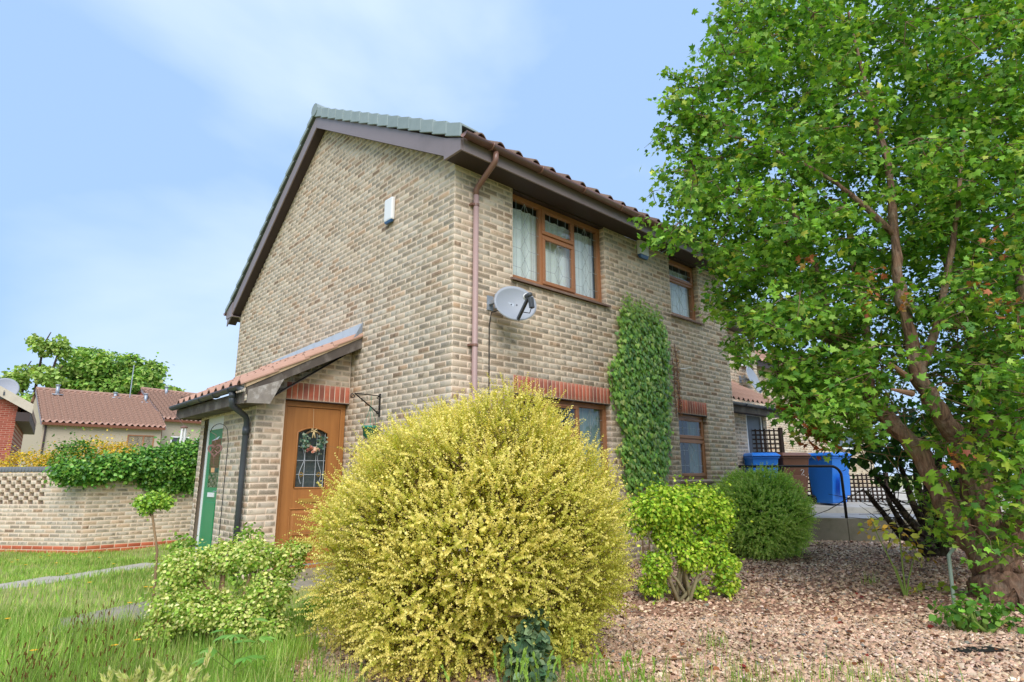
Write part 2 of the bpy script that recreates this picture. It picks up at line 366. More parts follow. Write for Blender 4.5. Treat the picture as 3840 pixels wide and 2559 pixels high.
def leaves(name, parts, mat, parent=None, kind='stuff', org=(0, 0, 0)):
    """parts: list of (P, A, N, size, colour, template) with templates of triangles"""
    Vs, Fs, Cs, b = [], [], [], 0
    for p in parts:
        V, F, C = leaf_arrays(*p); Vs.append(V); Fs.append(F+b); Cs.append(C); b += len(V)
    V = np.concatenate(Vs)-np.asarray(org, float); me = raw_mesh(name, V, np.concatenate(Fs), mat); set_tint(me, np.concatenate(Cs))
    o = link(name, me, parent)
    if kind: o['kind'] = kind
    return o
def colmix(n, cols, w=None, jit=.18, g=rng):
    cols = np.array(cols); i = g.choice(len(cols), n, p=w); c = cols[i]
    return np.clip(c*(1+g.normal(0, jit, (n, 1)))*(1+g.normal(0, jit*.25, (n, 3))), .002, 1)
def twigs(name, A, B, r0, r1, mat, parent=None, org=(0, 0, 0), kind='stuff', bend=.0):
    """many thin three-sided twigs A->B"""
    A = np.asarray(A)-np.asarray(org, float); B = np.asarray(B)-np.asarray(org, float); n = len(A)
    d = unit(B-A); ref = np.where(np.abs(d[:, 2:3]) < .9, np.array([[0, 0, 1.]]), np.array([[1., 0, 0]])); x = unit(np.cross(d, ref)); y = np.cross(x, d)
    Mid = (A+B)/2+bend*np.linalg.norm(B-A, axis=1, keepdims=True)*rng.normal(size=(n, 3))
    V = np.zeros((n, 9, 3)); r0 = np.broadcast_to(r0, n)[:, None]; r1 = np.broadcast_to(r1, n)[:, None]
    for j, (c, r) in enumerate(((A, r0), (Mid, (r0+r1)/2), (B, r1))):
        for k in range(3):
            a = 2*math.pi*k/3; V[:, j*3+k] = c+r*(math.cos(a)*x+math.sin(a)*y)
    f = np.array([(j*3+k, j*3+(k+1) % 3, (j+1)*3+(k+1) % 3, (j+1)*3+k) for j in range(2) for k in range(3)])
    F = (f[None]+(np.arange(n)*9)[:, None, None]).reshape(-1, 4)
    o = link(name, raw_mesh(name, V.reshape(-1, 3), F, mat, True), parent)
    if kind: o['kind'] = kind
    return o
def blades(name, P, Hd, lean, w, C, mat, parent=None, kind='stuff', org=(0, 0, 0)):
    """grass blades: base P, height Hd, lean vector (n,3), width w"""
    n = len(P); P = P-np.asarray(org, float); Hd = Hd[:, None]; lean = np.asarray(lean)
    side = unit(np.cross(unit(lean+np.array([0, 0, 1e-3])), np.array([0, 0, 1.])))*np.asarray(w).reshape(-1, 1)
    up = np.array([[0, 0, 1.]])
    V = np.stack([P-side*.5, P+side*.5, P+up*Hd*.55+lean*.3-side*.38, P+up*Hd*.55+lean*.3+side*.38, P+up*Hd*.95+lean], 1)
    f = np.array([(0, 1, 3), (0, 3, 2), (2, 3, 4)])
    F = (f[None]+(np.arange(n)*5)[:, None, None]).reshape(-1, 3)
    me = raw_mesh(name, V.reshape(-1, 3), F, mat); set_tint(me, np.repeat(C, 5, 0)); o = link(name, me, parent)
    if kind: o['kind'] = kind
    return o
def inpoly(x, y, poly):
    x = np.asarray(x); y = np.asarray(y); r = np.zeros(x.shape, bool); n = len(poly)
    for i in range(n):
        (x0, y0), (x1, y1) = poly[i], poly[(i+1) % n]
        c = ((y0 > y) != (y1 > y)) & (x < (x1-x0)*(y-y0)/((y1-y0) or 1e-9)+x0); r ^= c
    return r
def scatter(poly, n, g=rng):
    p = np.array(poly); lo, hi = p.min(0), p.max(0); out = np.zeros((0, 2))
    while len(out) < n:
        q = lo+(hi-lo)*g.random((n*2, 2)); out = np.concatenate([out, q[inpoly(q[:, 0], q[:, 1], poly)]])
    return out[:n]
def gz(x, y):
    """height of the ground"""
    x = np.asarray(x, float); y = np.asarray(y, float)
    z = -.20*smoothstep(3.0, 9.0, y)*smoothstep(.6, -1.2, x)
    d = np.hypot(x-3.17, y+3.99)
    z = z+.10*np.exp(-(d/.75)**2)+.05*smoothstep(5.5, 8.0, x)*smoothstep(1, -1, y)
    z = z+.018*np.sin(x*1.7+.6)*np.cos(y*1.9+.3)+.010*np.sin(x*4.1+y*2.7)
    z = z-.9*smoothstep(13, 40, np.hypot(x-2, y-2))*smoothstep(30, 12, x)
    return z

# ================================================================== ground, gravel bed, paths
def WD(d, l): return (CAM[0]+d*HF[0]+l*RT[0], CAM[1]+d*HF[1]+l*RT[1])
def axis(lo, hi, f0, f1, fine, coarse):
    a = list(np.arange(f0, f1+1e-6, fine)); s = coarse; x = f1
    while x < hi: s *= 1.35; x = min(hi, x+s); a.append(x)
    s = coarse; x = f0
    while x > lo: s *= 1.35; x = max(lo, x-s); a.insert(0, x)
    return np.array(a)
gx, gy = axis(-700, 700, -9, 14, .25, .3), axis(-700, 700, -9, 14, .25, .3)
GX, GY = np.meshgrid(gx, gy); nx, ny = len(gx), len(gy)
GV = np.stack([GX.ravel(), GY.ravel(), gz(GX, GY).ravel()], 1)
ii = (np.arange(ny-1)[:, None]*nx+np.arange(nx-1)[None]).ravel()
def ground_mat():
    t = NT('lawn_soil'); p = t.pos()
    c = t.mix(t.noise(p, 2.2, 5, .6), S(130, 136, 78), S(160, 162, 102))
    c = t.mix(t.ramp(t.noise(p, 6, 5, .7), [(.55, 0.0), (.72, .7)]), c, S(122, 104, 76))
    return t.done(t.bsdf(c, .95, .1, 0, t.bump(t.noise(p, 40, 4), .6, .02)))
tag(link('ground', raw_mesh('ground', GV, np.stack([ii, ii+1, ii+nx+1, ii+nx], 1), ground_mat(), True)), kind='structure')

GRAV = [WD(2.2, -.75), WD(3.5, -1.12), WD(4.5, -1.62), WD(5.5, -1.82), WD(6.2, -1.5), (-.75, 1.1), (-.03, 1.0), (-.03, -.03), (6.35, -.03), (7.35, -.55), (8.25, -1.45), (10.2, -3.4), WD(8, 8.5), WD(2.2, 6.0)]
def sheet(name, poly, mat, lift, step=.14):
    p = np.array(poly); lo, hi = p.min(0), p.max(0)
    xs = np.arange(lo[0], hi[0]+step, step); ys = np.arange(lo[1], hi[1]+step, step)
    X, Y = np.meshgrid(xs, ys); n = len(xs)
    cx, cy = (X[:-1, :-1]+step/2), (Y[:-1, :-1]+step/2); k = inpoly(cx, cy, poly)
    i = (np.arange(len(ys)-1)[:, None]*n+np.arange(n-1)[None])[k]
    Z = gz(X, Y)+lift
    o = link(name, raw_mesh(name, np.stack([X.ravel(), Y.ravel(), Z.ravel()], 1), np.stack([i, i+1, i+n+1, i+n], 1), mat, True))
    return tag(o, kind='structure')
def gravel_mat():
    t = NT('gravel_bed_fines'); p = t.pos()
    c = t.ramp(t.voro(p, 48, 'Color'), [(.2, S(92, 70, 56)), (.5, S(150, 112, 92)), (.8, S(176, 138, 116))])
    return t.done(t.bsdf(c, .95, .1, 0, t.bump(t.voro(p, 48), .8, .012)))
sheet('gravel_bed', GRAV, gravel_mat(), .010)
def gravel():
    out = []
    far = scatter(GRAV, 46000)
    near = scatter([WD(2.3, -.8), WD(3.6, -1.15), WD(5.6, -1.8), WD(5.6, 4.4), WD(2.3, 2.4)], 46000)
    P = np.concatenate([far, near]); P = P[inpoly(P[:, 0], P[:, 1], GRAV)]
    d = (P-CAM[:2])@HF[:2]
    n = len(P); s = rng.uniform(.010, .021, n)*(1+.25*(rng.random(n) < .12))*np.where(d > 6, 1.35, 1.0)
    oc = np.array([(1, 0, 0), (-1, 0, 0), (0, 1, 0), (0, -1, 0), (0, 0, 1.)]); f = np.array([(0, 2, 4), (2, 1, 4), (1, 3, 4), (3, 0, 4)])
    a = rng.uniform(0, 6.283, n); ca, sa = np.cos(a)[:, None], np.sin(a)[:, None]
    v = oc[None]*rng.uniform(.6, 1.25, (n, 5, 3))+rng.normal(0, .22, (n, 5, 3)); v[:, :, 2] *= .62
    v = v*s[:, None, None]
    x = v[:, :, 0]*ca-v[:, :, 1]*sa; y = v[:, :, 0]*sa+v[:, :, 1]*ca
    tz = rng.normal(0, .45, (n, 1)); z = v[:, :, 2]+tz*x
    V = np.stack([x+P[:, 0:1], y+P[:, 1:2], z+(gz(P[:, 0], P[:, 1])+.012)[:, None]], 2)
    C = colmix(n, [S(194, 163, 136), S(180, 147, 120), S(206, 178, 152), S(154, 125, 102), S(126, 108, 92), S(216, 192, 168), S(124, 120, 112)], [.28, .24, .16, .14, .08, .07, .03], .16)
    F = (f[None]+(np.arange(n)*5)[:, None, None]).reshape(-1, 3)
    C = 1.07*C*(1-.16*smoothstep(.1, .9, np.sin(P[:, :1]*1.9+1)*np.cos(P[:, 1:]*2.3+.4)+.5*np.sin(P[:, :1]*5.3+P[:, 1:]*4.1)))
    t = NT('gravel_stone'); c = t.attr().outputs['Color']; m = t.done(t.bsdf(c, .9, .15))
    me = raw_mesh('gravel', V.reshape(-1, 3), F, m); set_tint(me, np.repeat(C, 5, 0))
    tag(link('gravel', me), 'pinkish crushed gravel covering the bed under the shrubs', 'gravel', kind='stuff')
gravel()

# paths: a thin concrete strip through the lawn, a worn paving slab, slabs before the door
def slab(name, poly, mat, h=.05, lift=.0):
    z = float(np.mean([gz(*p) for p in poly]))
    b = MB(); b.prism(poly, h+.12, 'z', z-.12+lift)
    return tag(b.build(name, mat, bevel=.008), kind='structure')
M_PATHS = concrete('lawn_path_concrete', S(160, 154, 140), S(186, 180, 168), S(138, 132, 112))
for (a, b_) in (((-5.6, 2.15), (-4.2, 2.98)), ((-4.19, 2.985), (-3.32, 3.50)), ((-3.31, 3.505), (-2.6, 3.96)), ((-2.59, 3.965), (-1.45, 4.62))):
    dx, dy = b_[0]-a[0], b_[1]-a[1]; l = math.hypot(dx, dy); ox, oy = -dy/l*.46, dx/l*.46
    slab('path', [a, b_, (b_[0]+ox, b_[1]+oy), (a[0]+ox, a[1]+oy)], M_PATHS, .018)
M_WORN = concrete('worn_grey_slab', S(132, 126, 112), S(160, 154, 140), S(108, 104, 84))
slab('paving', [(-3.4, .62), (-2.55, .48), (-2.05, 1.15), (-2.35, 1.68), (-3.2, 1.30)], M_WORN, .022)
slab('paving', [(-1.05, 1.25), (-.06, 1.2), (-.06, 1.78), (-1.05, 1.82)], M_WORN, .03)
slab('paving', [(-1.2, 1.84), (-.05, 1.80), (-.05, 2.36), (-1.2, 2.36)], M_CONC, .06)

# ================================================================== brickwork
BW, BH = .225, .075
_bt = np.array([(0, 0, 1.), (1, 0, 1), (1, 1, 1), (0, 1, 1)])
def brick_geo(u0, u1, v0, v1, d):
    """arrays of bricks in wall coords (u, v, out): chamfered front and sides, 12 verts 9 quads"""
    n = len(u0); c = .003
    def ring(i, dd): return np.stack([np.stack([u0+i, v0+i, dd], 1), np.stack([u1-i, v0+i, dd], 1), np.stack([u1-i, v1-i, dd], 1), np.stack([u0+i, v1-i, dd], 1)], 1)
    V = np.concatenate([ring(c, d), ring(0*d, d-c), ring(0*d, -.004+0*d)], 1)
    f = [(0, 1, 2, 3)]
    for b in (0, 4):
        for k in range(4): f.append((b+4+k, b+4+(k+1) % 4, b+(k+1) % 4, b+k))
    F = (np.array(f)[None]+(np.arange(n)*12)[:, None, None]).reshape(-1, 4)
    W_, H_ = (u1-u0)[:, None], (v1-v0)[:, None]
    UV = np.stack([(V[:, :, 0]-u0[:, None])/W_, (V[:, :, 1]-v0[:, None])/H_], 2)
    return V, F, UV
class Wall:
    def __init__(s, org, ud, nd): s.o = np.array(org, float); s.u = np.array(ud, float); s.n = np.array(nd, float); s.rh = float(np.cross(s.u, (0, 0, 1.)) @ s.n) > 0
    def to(s, V): return s.o+V[..., 0:1]*s.u+V[..., 1:2]*np.array([0, 0, 1.])+V[..., 2:3]*s.n
def courses(z0, z1, spans, shift=0, bw=BW, bh=BH):
    """bricks of stretcher bond: spans(zmid, zlo, zhi) -> list of (u0, u1)"""
    out = []; k = 0; z = z0
    while z+.02 < z1:
        zb = min(z+bh, z1)
        for a, b in spans((z+zb)/2):
            off = ((k+shift) % 2)*bw/2
            i0 = math.floor((a-off)/bw); u = off+i0*bw
            while u < b-.012:
                l, r = max(u, a), min(u+bw, b)
                if r-l > .03: out.append((l, r-.010, z, zb-.010))
                u += bw
        z += bh; k += 1
    return out
def brickwork(parent, jobs, mat, nmax=300, name='brickwork', hide=None, minpx=6):
    """jobs: list of (Wall, [(u0,u1,v0,v1)]). Largest whole bricks in view become parts of their own, the rest one part."""
    rec = []
    for w, bl in jobs:
        for (a, b, c, d) in bl:
            m = w.to(np.array([(a+b)/2, (c+d)/2, 0.])); q = m-CAM
            dist = float(np.linalg.norm(q)); vis = -float(q@w.n)/dist
            x, y = pix(m); ok = 0 < x < 2353 and 0 < y < 1568 and vis > .05 and not (hide and hide(x, y))
            full = abs((b-a)-(BW-.01)) < .004 and abs((d-c)-(BH-.01)) < .004
            rec.append(((FPX/PXS/dist)**2*vis if ok and full else -1, w, (a, b, c, d)))
    rec.sort(key=lambda r: -r[0])
    own = [r for r in rec[:nmax] if r[0] > 0]; rest = rec[len(own):]
    # individual bricks share a few meshes
    pool = []
    one = np.ones(1)
    for k in range(18):
        V, F, UV = brick_geo(0*one, one*(BW-.01), 0*one, one*(BH-.01), one*rng.uniform(.0025, .0045))
        me = raw_mesh('brick', V[0], F, mat); set_tint(me, np.repeat(rng.random((1, 3)), 12, 0)); set_uv(me, UV[0], F); pool.append(me)
    for _, w, (a, b, c, d) in own:
        o = link('brick', random.choice(pool), parent, w.to(np.array([a if w.rh else b, c, 0.])))
        o.rotation_euler = Matrix((tuple(w.u if w.rh else -w.u), (0, 0, 1), tuple(w.n))).transposed().to_euler()
    if rest:
        Vs, Fs, Us, Cs, b0 = [], [], [], [], 0
        for w in {id(r[1]): r[1] for r in rest}.values():
            q = np.array([r[2] for r in rest if r[1] is w]); n = len(q)
            V, F, UV = brick_geo(q[:, 0], q[:, 1], q[:, 2], q[:, 3], rng.uniform(.0025, .0045, n))
            Vs.append(w.to(V).reshape(-1, 3)); Fs.append((F if w.rh else F[:, ::-1])+b0); Us.append(UV.reshape(-1, 2)); Cs.append(np.repeat(rng.random((n, 3)), 12, 0)); b0 += n*12
        V = np.concatenate(Vs); F = np.concatenate(Fs); me = raw_mesh(name, V, F, mat); set_tint(me, np.concatenate(Cs)); set_uv(me, np.concatenate(Us), F)
        o = link(name, me, parent); o['kind'] = 'stuff'
def strips(w, z0, z1, spans, name, parent, bh=BH):
    """mortar sheet behind the bricks, one quad per course span"""
    V, F = [], []; z = z0
    while z < z1-1e-6:
        zb = min(z+bh, z1)
        for a, b in spans((z+zb)/2):
            i = len(V); V += [w.to(np.array(p)) for p in ((a, z, 0.), (b, z, 0.), (b, zb, 0.), (a, zb, 0.))]; F.append((i, i+1, i+2, i+3))
        z += bh
    return link(name, raw_mesh(name, np.array(V), np.array(F), M_MORT), parent)
def soldiers(parent, w, u0, u1, v0, mat=None, h=.215, pitch=.075):
    """row of bricks on end, each a part"""
    n = round((u1-u0)/pitch); one = np.ones(1); pw = (u1-u0)/n
    for k in range(n):
        V, F, UV = brick_geo(0*one, one*(pw-.010), 0*one, one*h, one*rng.uniform(.0025, .0045))
        me = raw_mesh('soldier_brick', V[0], F, M_RED); set_tint(me, np.repeat(rng.random((1, 3)), 12, 0)); set_uv(me, UV[0], F)
        o = link('soldier_brick', me, parent, w.to(np.array([u0+k*pw+.005, v0, 0.])))
        o.rotation_euler = Matrix((tuple(w.u), (0, 0, 1), tuple(w.n))).transposed().to_euler()
def cut(spans, holes):
    """remove openings (u0,u1,z0,z1) from spans"""
    def f(z):
        s = spans(z)
        for a, b, c, d in holes:
            if c < z < d:
                t = []
                for l, r in s:
                    if b <= l or a >= r: t.append((l, r)); continue
                    if a > l: t.append((l, a))
                    if b < r: t.append((b, r))
                s = t
        return s
    return f

# ================================================================== the house
HOUSE = thing('brick_house', 'two storey buff brick house end with golden oak windows and lean-to porch', 'house')
FRONT = Wall((0, 0, 0), (1, 0, 0), (0, -1, 0)); XE = 6.38; ZT = 4.86
GABLE = Wall((0, 0, 0), (0, 1, 0), (-1, 0, 0)); YD = 7.17; YA = 3.73
PFRONT = Wall((-1.26, 2.33, 0), (1, 0, 0), (0, -1, 0)); PSIDE = Wall((-1.26, 2.33, 0), (0, 1, 0), (-1, 0, 0))
W1 = (.935, 2.81); W2 = (4.54, 5.44)
ZSB, ZST = 2.175, 2.4                      # soldier course bottom / top
Z1B, Z1T = 3.66, 4.845; Z0B = 1.125
holes = [(W1[0], W1[1], Z1B-.03, ZT+1), (W2[0], W2[1], 3.80, ZT+1), (W1[0], W1[1], Z0B-.03, ZST), (W2[0], W2[1], Z0B-.03, ZST)]
GF = 3.73
def gable_top(y): return 4.93+.565*y if y < YA else 4.93+.565*YA-.755*(y-YA)
fs = cut(lambda z: [(0.0, XE)], holes)
def gs(z):
    # span of the gable at height z
    if z < 4.39: return [(0.0, YD)]
    lo = max(0.0, (z-4.93)/.565); hi = min(YD, YA+(4.93+.565*YA-z)/.755)
    return [(lo, hi)] if hi-lo > .05 else []
ZG = 4.93+.565*YA
strips(FRONT, 0, ZT, cut(lambda z: [(0.0, XE)], [(a, b, c+.0, d) for a, b, c, d in holes]), 'front_wall', HOUSE)
gp = [(0, 0), (YD, 0), (YD, 4.38), (YA, ZG+.02), (0, 4.95)]
b = MB(); b.add([(0, y, z) for y, z in gp]+[(.25, y, z) for y, z in gp], [(4, 3, 2, 1, 0), (5, 6, 7, 8, 9), (0, 1, 6, 5), (1, 2, 7, 6), (2, 3, 8, 7), (3, 4, 9, 8)]).build('gable_wall', M_MORT, HOUSE)
# far side of the house so that it is closed
b = MB(); b.prism([(XE, 0.002), (XE, YD), (.25, YD), (.25, YD-.2), (XE-.2, YD-.2), (XE-.2, .002)], 4.8, 'z', 0).build('rear_wall', M_MORT, HOUSE)
# porch walls
PT = lambda x: 2.2+ (x+1.26)/1.26*.76            # porch wall top under the roof slope, x -1.26..0
DX0, DX1 = -.90, -.005
pfs = cut(lambda z: [((0.0 if z < 2.2 else (z-2.2)/.76*1.26), 1.25)] if z < 2.96 else [], [(DX0+1.26, DX1+1.26, -.1, ZST)])
GD0, GD1 = 1.20, 2.02                             # green side door along the porch side wall
PSL = 2.20
pss = cut(lambda z: [(0.0, PSL)], [(GD0-.02, GD1+.02, -.1, 2.06)])
strips(PFRONT, 0, 3.02, pfs, 'porch_front_wall', HOUSE)
strips(PSIDE, 0, 2.16, pss, 'porch_side_wall', HOUSE)
b = MB(); b.box(-1.25, 0, 2.33+PSL-.02, 2.33+PSL, -.1, 2.16).build('porch_rear_wall', M_MORT, HOUSE)
jobs = [(FRONT, courses(0, ZT, fs)), (GABLE, courses(0, ZG, gs, 1)), (PFRONT, courses(0, 3.0, pfs, 0)), (PSIDE, courses(0, 2.16, pss, 1))]
# window reveals (right hand jambs show)
for (a, b_, z0, z1) in ((W1[1], .0, Z1B, ZT), (W1[1], 0, Z0B, ZSB), (W2[1], 0, 3.80, ZT), (W2[1], 0, Z0B, ZSB)):
    rw = Wall((a, 0, 0), (0, 1, 0), (-1, 0, 0)); sp = lambda z: [(0.0, .11)]
    jobs.append((rw, [(q[0]+.004, q[1], q[2], q[3]) for q in courses(math.floor(z0/BH)*BH, z1, sp) if q[2] >= z0-.001])); strips(rw, z0, z1, sp, 'window_reveal', HOUSE)
bushed = lambda x, y: ((x-1095)/385)**2+((y-1240)/345)**2 < 1 or x > 1690 or (1400 < x < 1535 and y > 700) or x > 1600 and y < 800
brickwork(HOUSE, jobs, M_BRICK, 250, 'brickwork', bushed)
for (u0, u1, w) in ((W1[0], W1[1], FRONT), (W2[0], W2[1], FRONT), (DX0+1.26, DX1+1.26, PFRONT)):
    strips(w, ZSB, ZST, lambda z, a=u0, b=u1: [(a, b)], 'lintel_mortar', HOUSE); soldiers(HOUSE, w, u0, u1, ZSB+.005)
    m = MB(); p = w.o; m.box(p[0]+u0, p[0]+u1, p[1]+.0, p[1]+.10, ZSB-.012, ZSB).build('steel_lintel', M_SOFFIT, HOUSE)

# ---- windows
def frame_rect(m, x0, x1, z0, z1, y0, y1, t):
    m.box(x0, x1, y0, y1, z0, z0+t); m.box(x0, x1, y0, y1, z1-t, z1); m.box(x0, x0+t, y0, y1, z0+t, z1-t); m.box(x1-t, x1, y0, y1, z0+t, z1-t)
def cames(m, x0, x1, z0, z1, y, diamonds, t=.0045, d=.003):
    w, h = x1-x0, z1-z0
    for f in (.2, .5, .8): m.box(x0+w*f-t/2, x0+w*f+t/2, y-d, y, z0, z1)
    n = max(1, round(h/.27))
    for k in range(1, n+1):
        z = z0+h*(k-.5)/n
        m.box(x0, x0+w*.36, y-d*.9, y, z-t/2, z+t/2); m.box(x1-w*.36, x1, y-d*.9, y, z-t/2, z+t/2)
        if not diamonds: m.box(x0+w*.36, x1-w*.36, y-d*.9, y, z-t/2, z+t/2)
        else:
            c = x0+w*.5; hh = min(.14, h/n*.5)
            for sx in (-1, 1):
                for sz in (-1, 1): m.bar((c+sx*w*.14, y-d*.5, z), (c, y-d*.5, z+sz*hh), t, d, (0, 1, 0))
def window(parent, x0, x1, z0, z1, y, parts, cols, wm, label=None, lead=True, net=1.0, sill=True, curtm=None, drop=.03):
    """parts: list of (x0, x1, z0, z1, opening?)"""
    W_ = link('window', None, parent) if False else None
    m = MB(); t = .062; frame_rect(m, x0, x1, z0, z1, y, y+.07, t)
    xs = sorted({p[0] for p in parts if p[0] > x0+.01}); 
    for q in xs: m.box(q-.026, q+.026, y+.001, y+.069, z0+t, z1-t)
    for p in parts:
        if p[3] < z1-.01: 
            l = p[0]+(.026 if p[0] > x0+.01 else t); r = p[1]-(.026 if p[1] < x1-.01 else t)
            m.box(l, r, y+.002, y+.068, p[3]-.026, p[3]+.026)
    win = m.build('window', wm, parent, bevel=.004)
    if label: win['label'] = label
    for (a, b_, c, d, op) in parts:
        l = a+(.026 if a > x0+.01 else t); r = b_-(.026 if b_ < x1-.01 else t); lo = c+(.026 if c > z0+.01 else t); hi = d-(.026 if d < z1-.01 else t)
        if op:
            s = MB(); e = .014; frame_rect(s, l-e, r+e, lo-e, hi+e, y-.018, y+.02, .052); s.build('casement', wm, win, bevel=.006)
            l += .036; r -= .036; lo += .036; hi -= .036; yg = y-.002
            if op == 2:
                v = MB(); v.box((l+r)/2-.17, (l+r)/2+.17, y-.028, y-.018, hi+.022, hi+.034); v.build('trickle_vent', wm, win)
        else: yg = y+.028
        g = MB(); g.quad((l-.003, yg, lo-.003), (r+.003, yg, lo-.003), (r+.003, yg, hi+.003), (l-.003, yg, hi+.003)); g.build('pane', M_GLASS, win)
        if lead:
            s = MB(); cames(s, l, r, lo, hi, yg, hi-lo > .35); s.build('leading', M_LEADING, win)
    if sill:
        s = MB(); s.add([(x0-.045, y+.02, z0-.002), (x1+.045, y+.02, z0-.002), (x1+.045, -.055+y-.085, z0-.035), (x0-.045, -.055+y-.085, z0-.035),
                         (x0-.045, y+.02, z0-.03), (x1+.045, y+.02, z0-.03), (x1+.045, -.055+y-.085, z0-.062), (x0-.045, -.055+y-.085, z0-.062)],
                        [(0, 3, 2, 1)[::-1], (4, 5, 6, 7)[::-1], (3, 2, 6, 7), (0, 3, 7, 4), (2, 1, 5, 6), (1, 0, 4, 5)]); s.build('sill', M_SILL, win)
    # inside: curtain and dim room
    ro = MB(); ro.add([(x0, y+.07, z0), (x1, y+.07, z0), (x1, y+.07, z1), (x0, y+.07, z1), (x0, y+.9, z0), (x1, y+.9, z0), (x1, y+.9, z1), (x0, y+.9, z1)],
                      [(4, 5, 6, 7), (0, 1, 5, 4), (2, 3, 7, 6), (1, 2, 6, 5), (3, 0, 4, 7)]); ro.build('interior', M_ROOM, win)
    cu = MB(); n = 60
    for (f0, f1) in cols:
        xs = np.linspace(x0+(x1-x0)*f0+.005, x0+(x1-x0)*f1-.005, n); V = []
        for i, xx in enumerate(xs):
            yy = y+.105+.012*math.sin(i*1.1)+.006*math.sin(i*2.3); V += [(xx, yy, z0+.03), (xx, yy, z1-drop)]
        cu.add(V, [(2*i, 2*i+2, 2*i+3, 2*i+1) for i in range(n-1)])
    if cols: cu.build('curtain', curtm or M_NET, win, True)
    return win
yw = .085
window(HOUSE, W1[0], W1[1], Z1B, Z1T, yw, [(W1[0], 1.545, Z1B, Z1T, 0), (1.545, 2.21, Z1B, 4.415, 1), (1.545, 2.21, 4.415, Z1T, 2), (2.21, W1[1], Z1B, Z1T, 0)], [(0, .965)], M_OAKX, drop=.13)
window(HOUSE, W2[0], W2[1], 3.83, Z1T, yw, [(W2[0], W2[1], 3.83, 4.48, 0), (W2[0], W2[1], 4.48, Z1T, 2)], [(0, 1)], M_OAKX, drop=.13)
window(HOUSE, W1[0], W1[1], Z0B, ZSB-.01, yw, [(W1[0], 1.545, Z0B, ZSB-.01, 0), (1.545, 2.21, Z0B, 1.75, 1), (1.545, 2.21, 1.75, ZSB-.01, 2), (2.21, W1[1], Z0B, ZSB-.01, 0)], [(.0, .12), (.74, 1)], M_OAKX, curtm=M_CURT)
window(HOUSE, W2[0], W2[1], Z0B, ZSB-.01, yw, [(W2[0], W2[1], Z0B, 1.77, 1), (W2[0], W2[1], 1.77, ZSB-.01, 2)], [(.62, 1)], M_OAKX, curtm=M_CURT)

for (a, c) in (W1, W2):
    m = MB(); m.box(a, c, .003, .24, Z1T-.001, 4.93); m.build('window_head', M_SOFFIT, HOUSE)
# ---- roof: slab, verge tiles, eaves tiles, soffit, fascia, gutter
OV = .17                                     # verge overhang
rt = lambda y: 5.325+.548*y                   # top of front slope
ZR = rt(YA+.02); rb = lambda y: ZR-.755*(y-YA-.02)
def corrugated(x0, x1, ya, za, yb, zb, pitch, amp, rows, mat, name, parent, drop=.02):
    """pantile sheet from eave (ya,za) to ridge (yb,zb), ribs along the slope, each course lapping the one below"""
    nx_ = int((x1-x0)/pitch*6)+1; xs = np.linspace(x0, x1, nx_); prof = amp*np.maximum(0, np.sin((xs-x0)/pitch*2*math.pi))**.7+amp*.25*np.sin((xs-x0)/pitch*2*math.pi)
    V, F = [], []
    for k in range(rows):
        for j, (f, lift) in enumerate(((k/rows, drop), ((k+1)/rows+.004, 0.0))):
            V += [np.stack([xs, np.full(nx_, ya+(yb-ya)*f), za+(zb-za)*f+prof+lift], 1)]
        b0 = 2*k*nx_; i = np.arange(nx_-1)
        F.append(np.stack([b0+i, b0+i+1, b0+nx_+i+1, b0+nx_+i], 1))
        if k: F.append(np.stack([b0-nx_+i, b0-nx_+i+1, b0+i+1, b0+i], 1))
    return link(name, raw_mesh(name, np.concatenate(V), np.concatenate(F), mat, False), parent)
ro = MB(); ro.add([(-.10, -.38, rt(-.38)-.10), (XE, -.38, rt(-.38)-.10), (XE, YA+.02, ZR-.08), (-.10, YA+.02, ZR-.08), (-.10, 7.5, rb(7.5)-.08), (XE, 7.5, rb(7.5)-.08),
                   (-.10, -.38, rt(-.38)-.15), (XE, -.38, rt(-.38)-.15), (XE, YA+.02, ZR-.15), (-.10, YA+.02, ZR-.15), (-.10, 7.5, rb(7.5)-.15), (XE, 7.5, rb(7.5)-.15)],
                  [(0, 1, 2, 3), (3, 2, 5, 4), (7, 6, 9, 8), (8, 9, 10, 11), (0, 6, 7, 1), (4, 5, 11, 10), (0, 3, 9, 6), (3, 4, 10, 9)])
ROOF = ro.build('roof', M_BTILE, HOUSE)
corrugated(-.02, XE, -.10, rt(-.10)-.07, YA, ZR-.05, .30, .055, 11, M_BTILE, 'tile_courses', ROOF)
corrugated(-.02, XE, 7.46, rb(7.46)-.06, YA+.05, ZR-.05, .30, .055, 12, M_BTILE, 'rear_tile_courses', ROOF)
# eaves tiles, one by one: a rolled tile with its open end over the gutter
def eaves_tile():
    xs = np.linspace(0, .295, 13); ph = xs/.30*2*math.pi; pr = .055*np.maximum(0, np.sin(ph))**.7+.014*np.sin(ph)
    V, F = [], []
    for (yy, zz) in ((-.43, rt(-.43)-.050), (-.08, rt(-.08)-.048)):
        for t in (0, -.016):
            V += [(x, yy, zz+p+t) for x, p in zip(xs, pr)]
    n = 13
    for i in range(n-1): F += [(i, i+1, 2*n+i+1, 2*n+i), (n+i+1, n+i, 3*n+i, 3*n+i+1), (i+1, i, n+i, n+i+1), (2*n+i, 2*n+i+1, 3*n+i+1, 3*n+i)]
    me = bpy.data.meshes.new('eaves_tile'); me.from_pydata(V, [], F); me.materials.append(M_BTILE); me.update(); return me
et = eaves_tile()
for k in range(21): link('eaves_tile', et, ROOF, (-.02+k*.30, 0, rng.uniform(-.004, .004)))
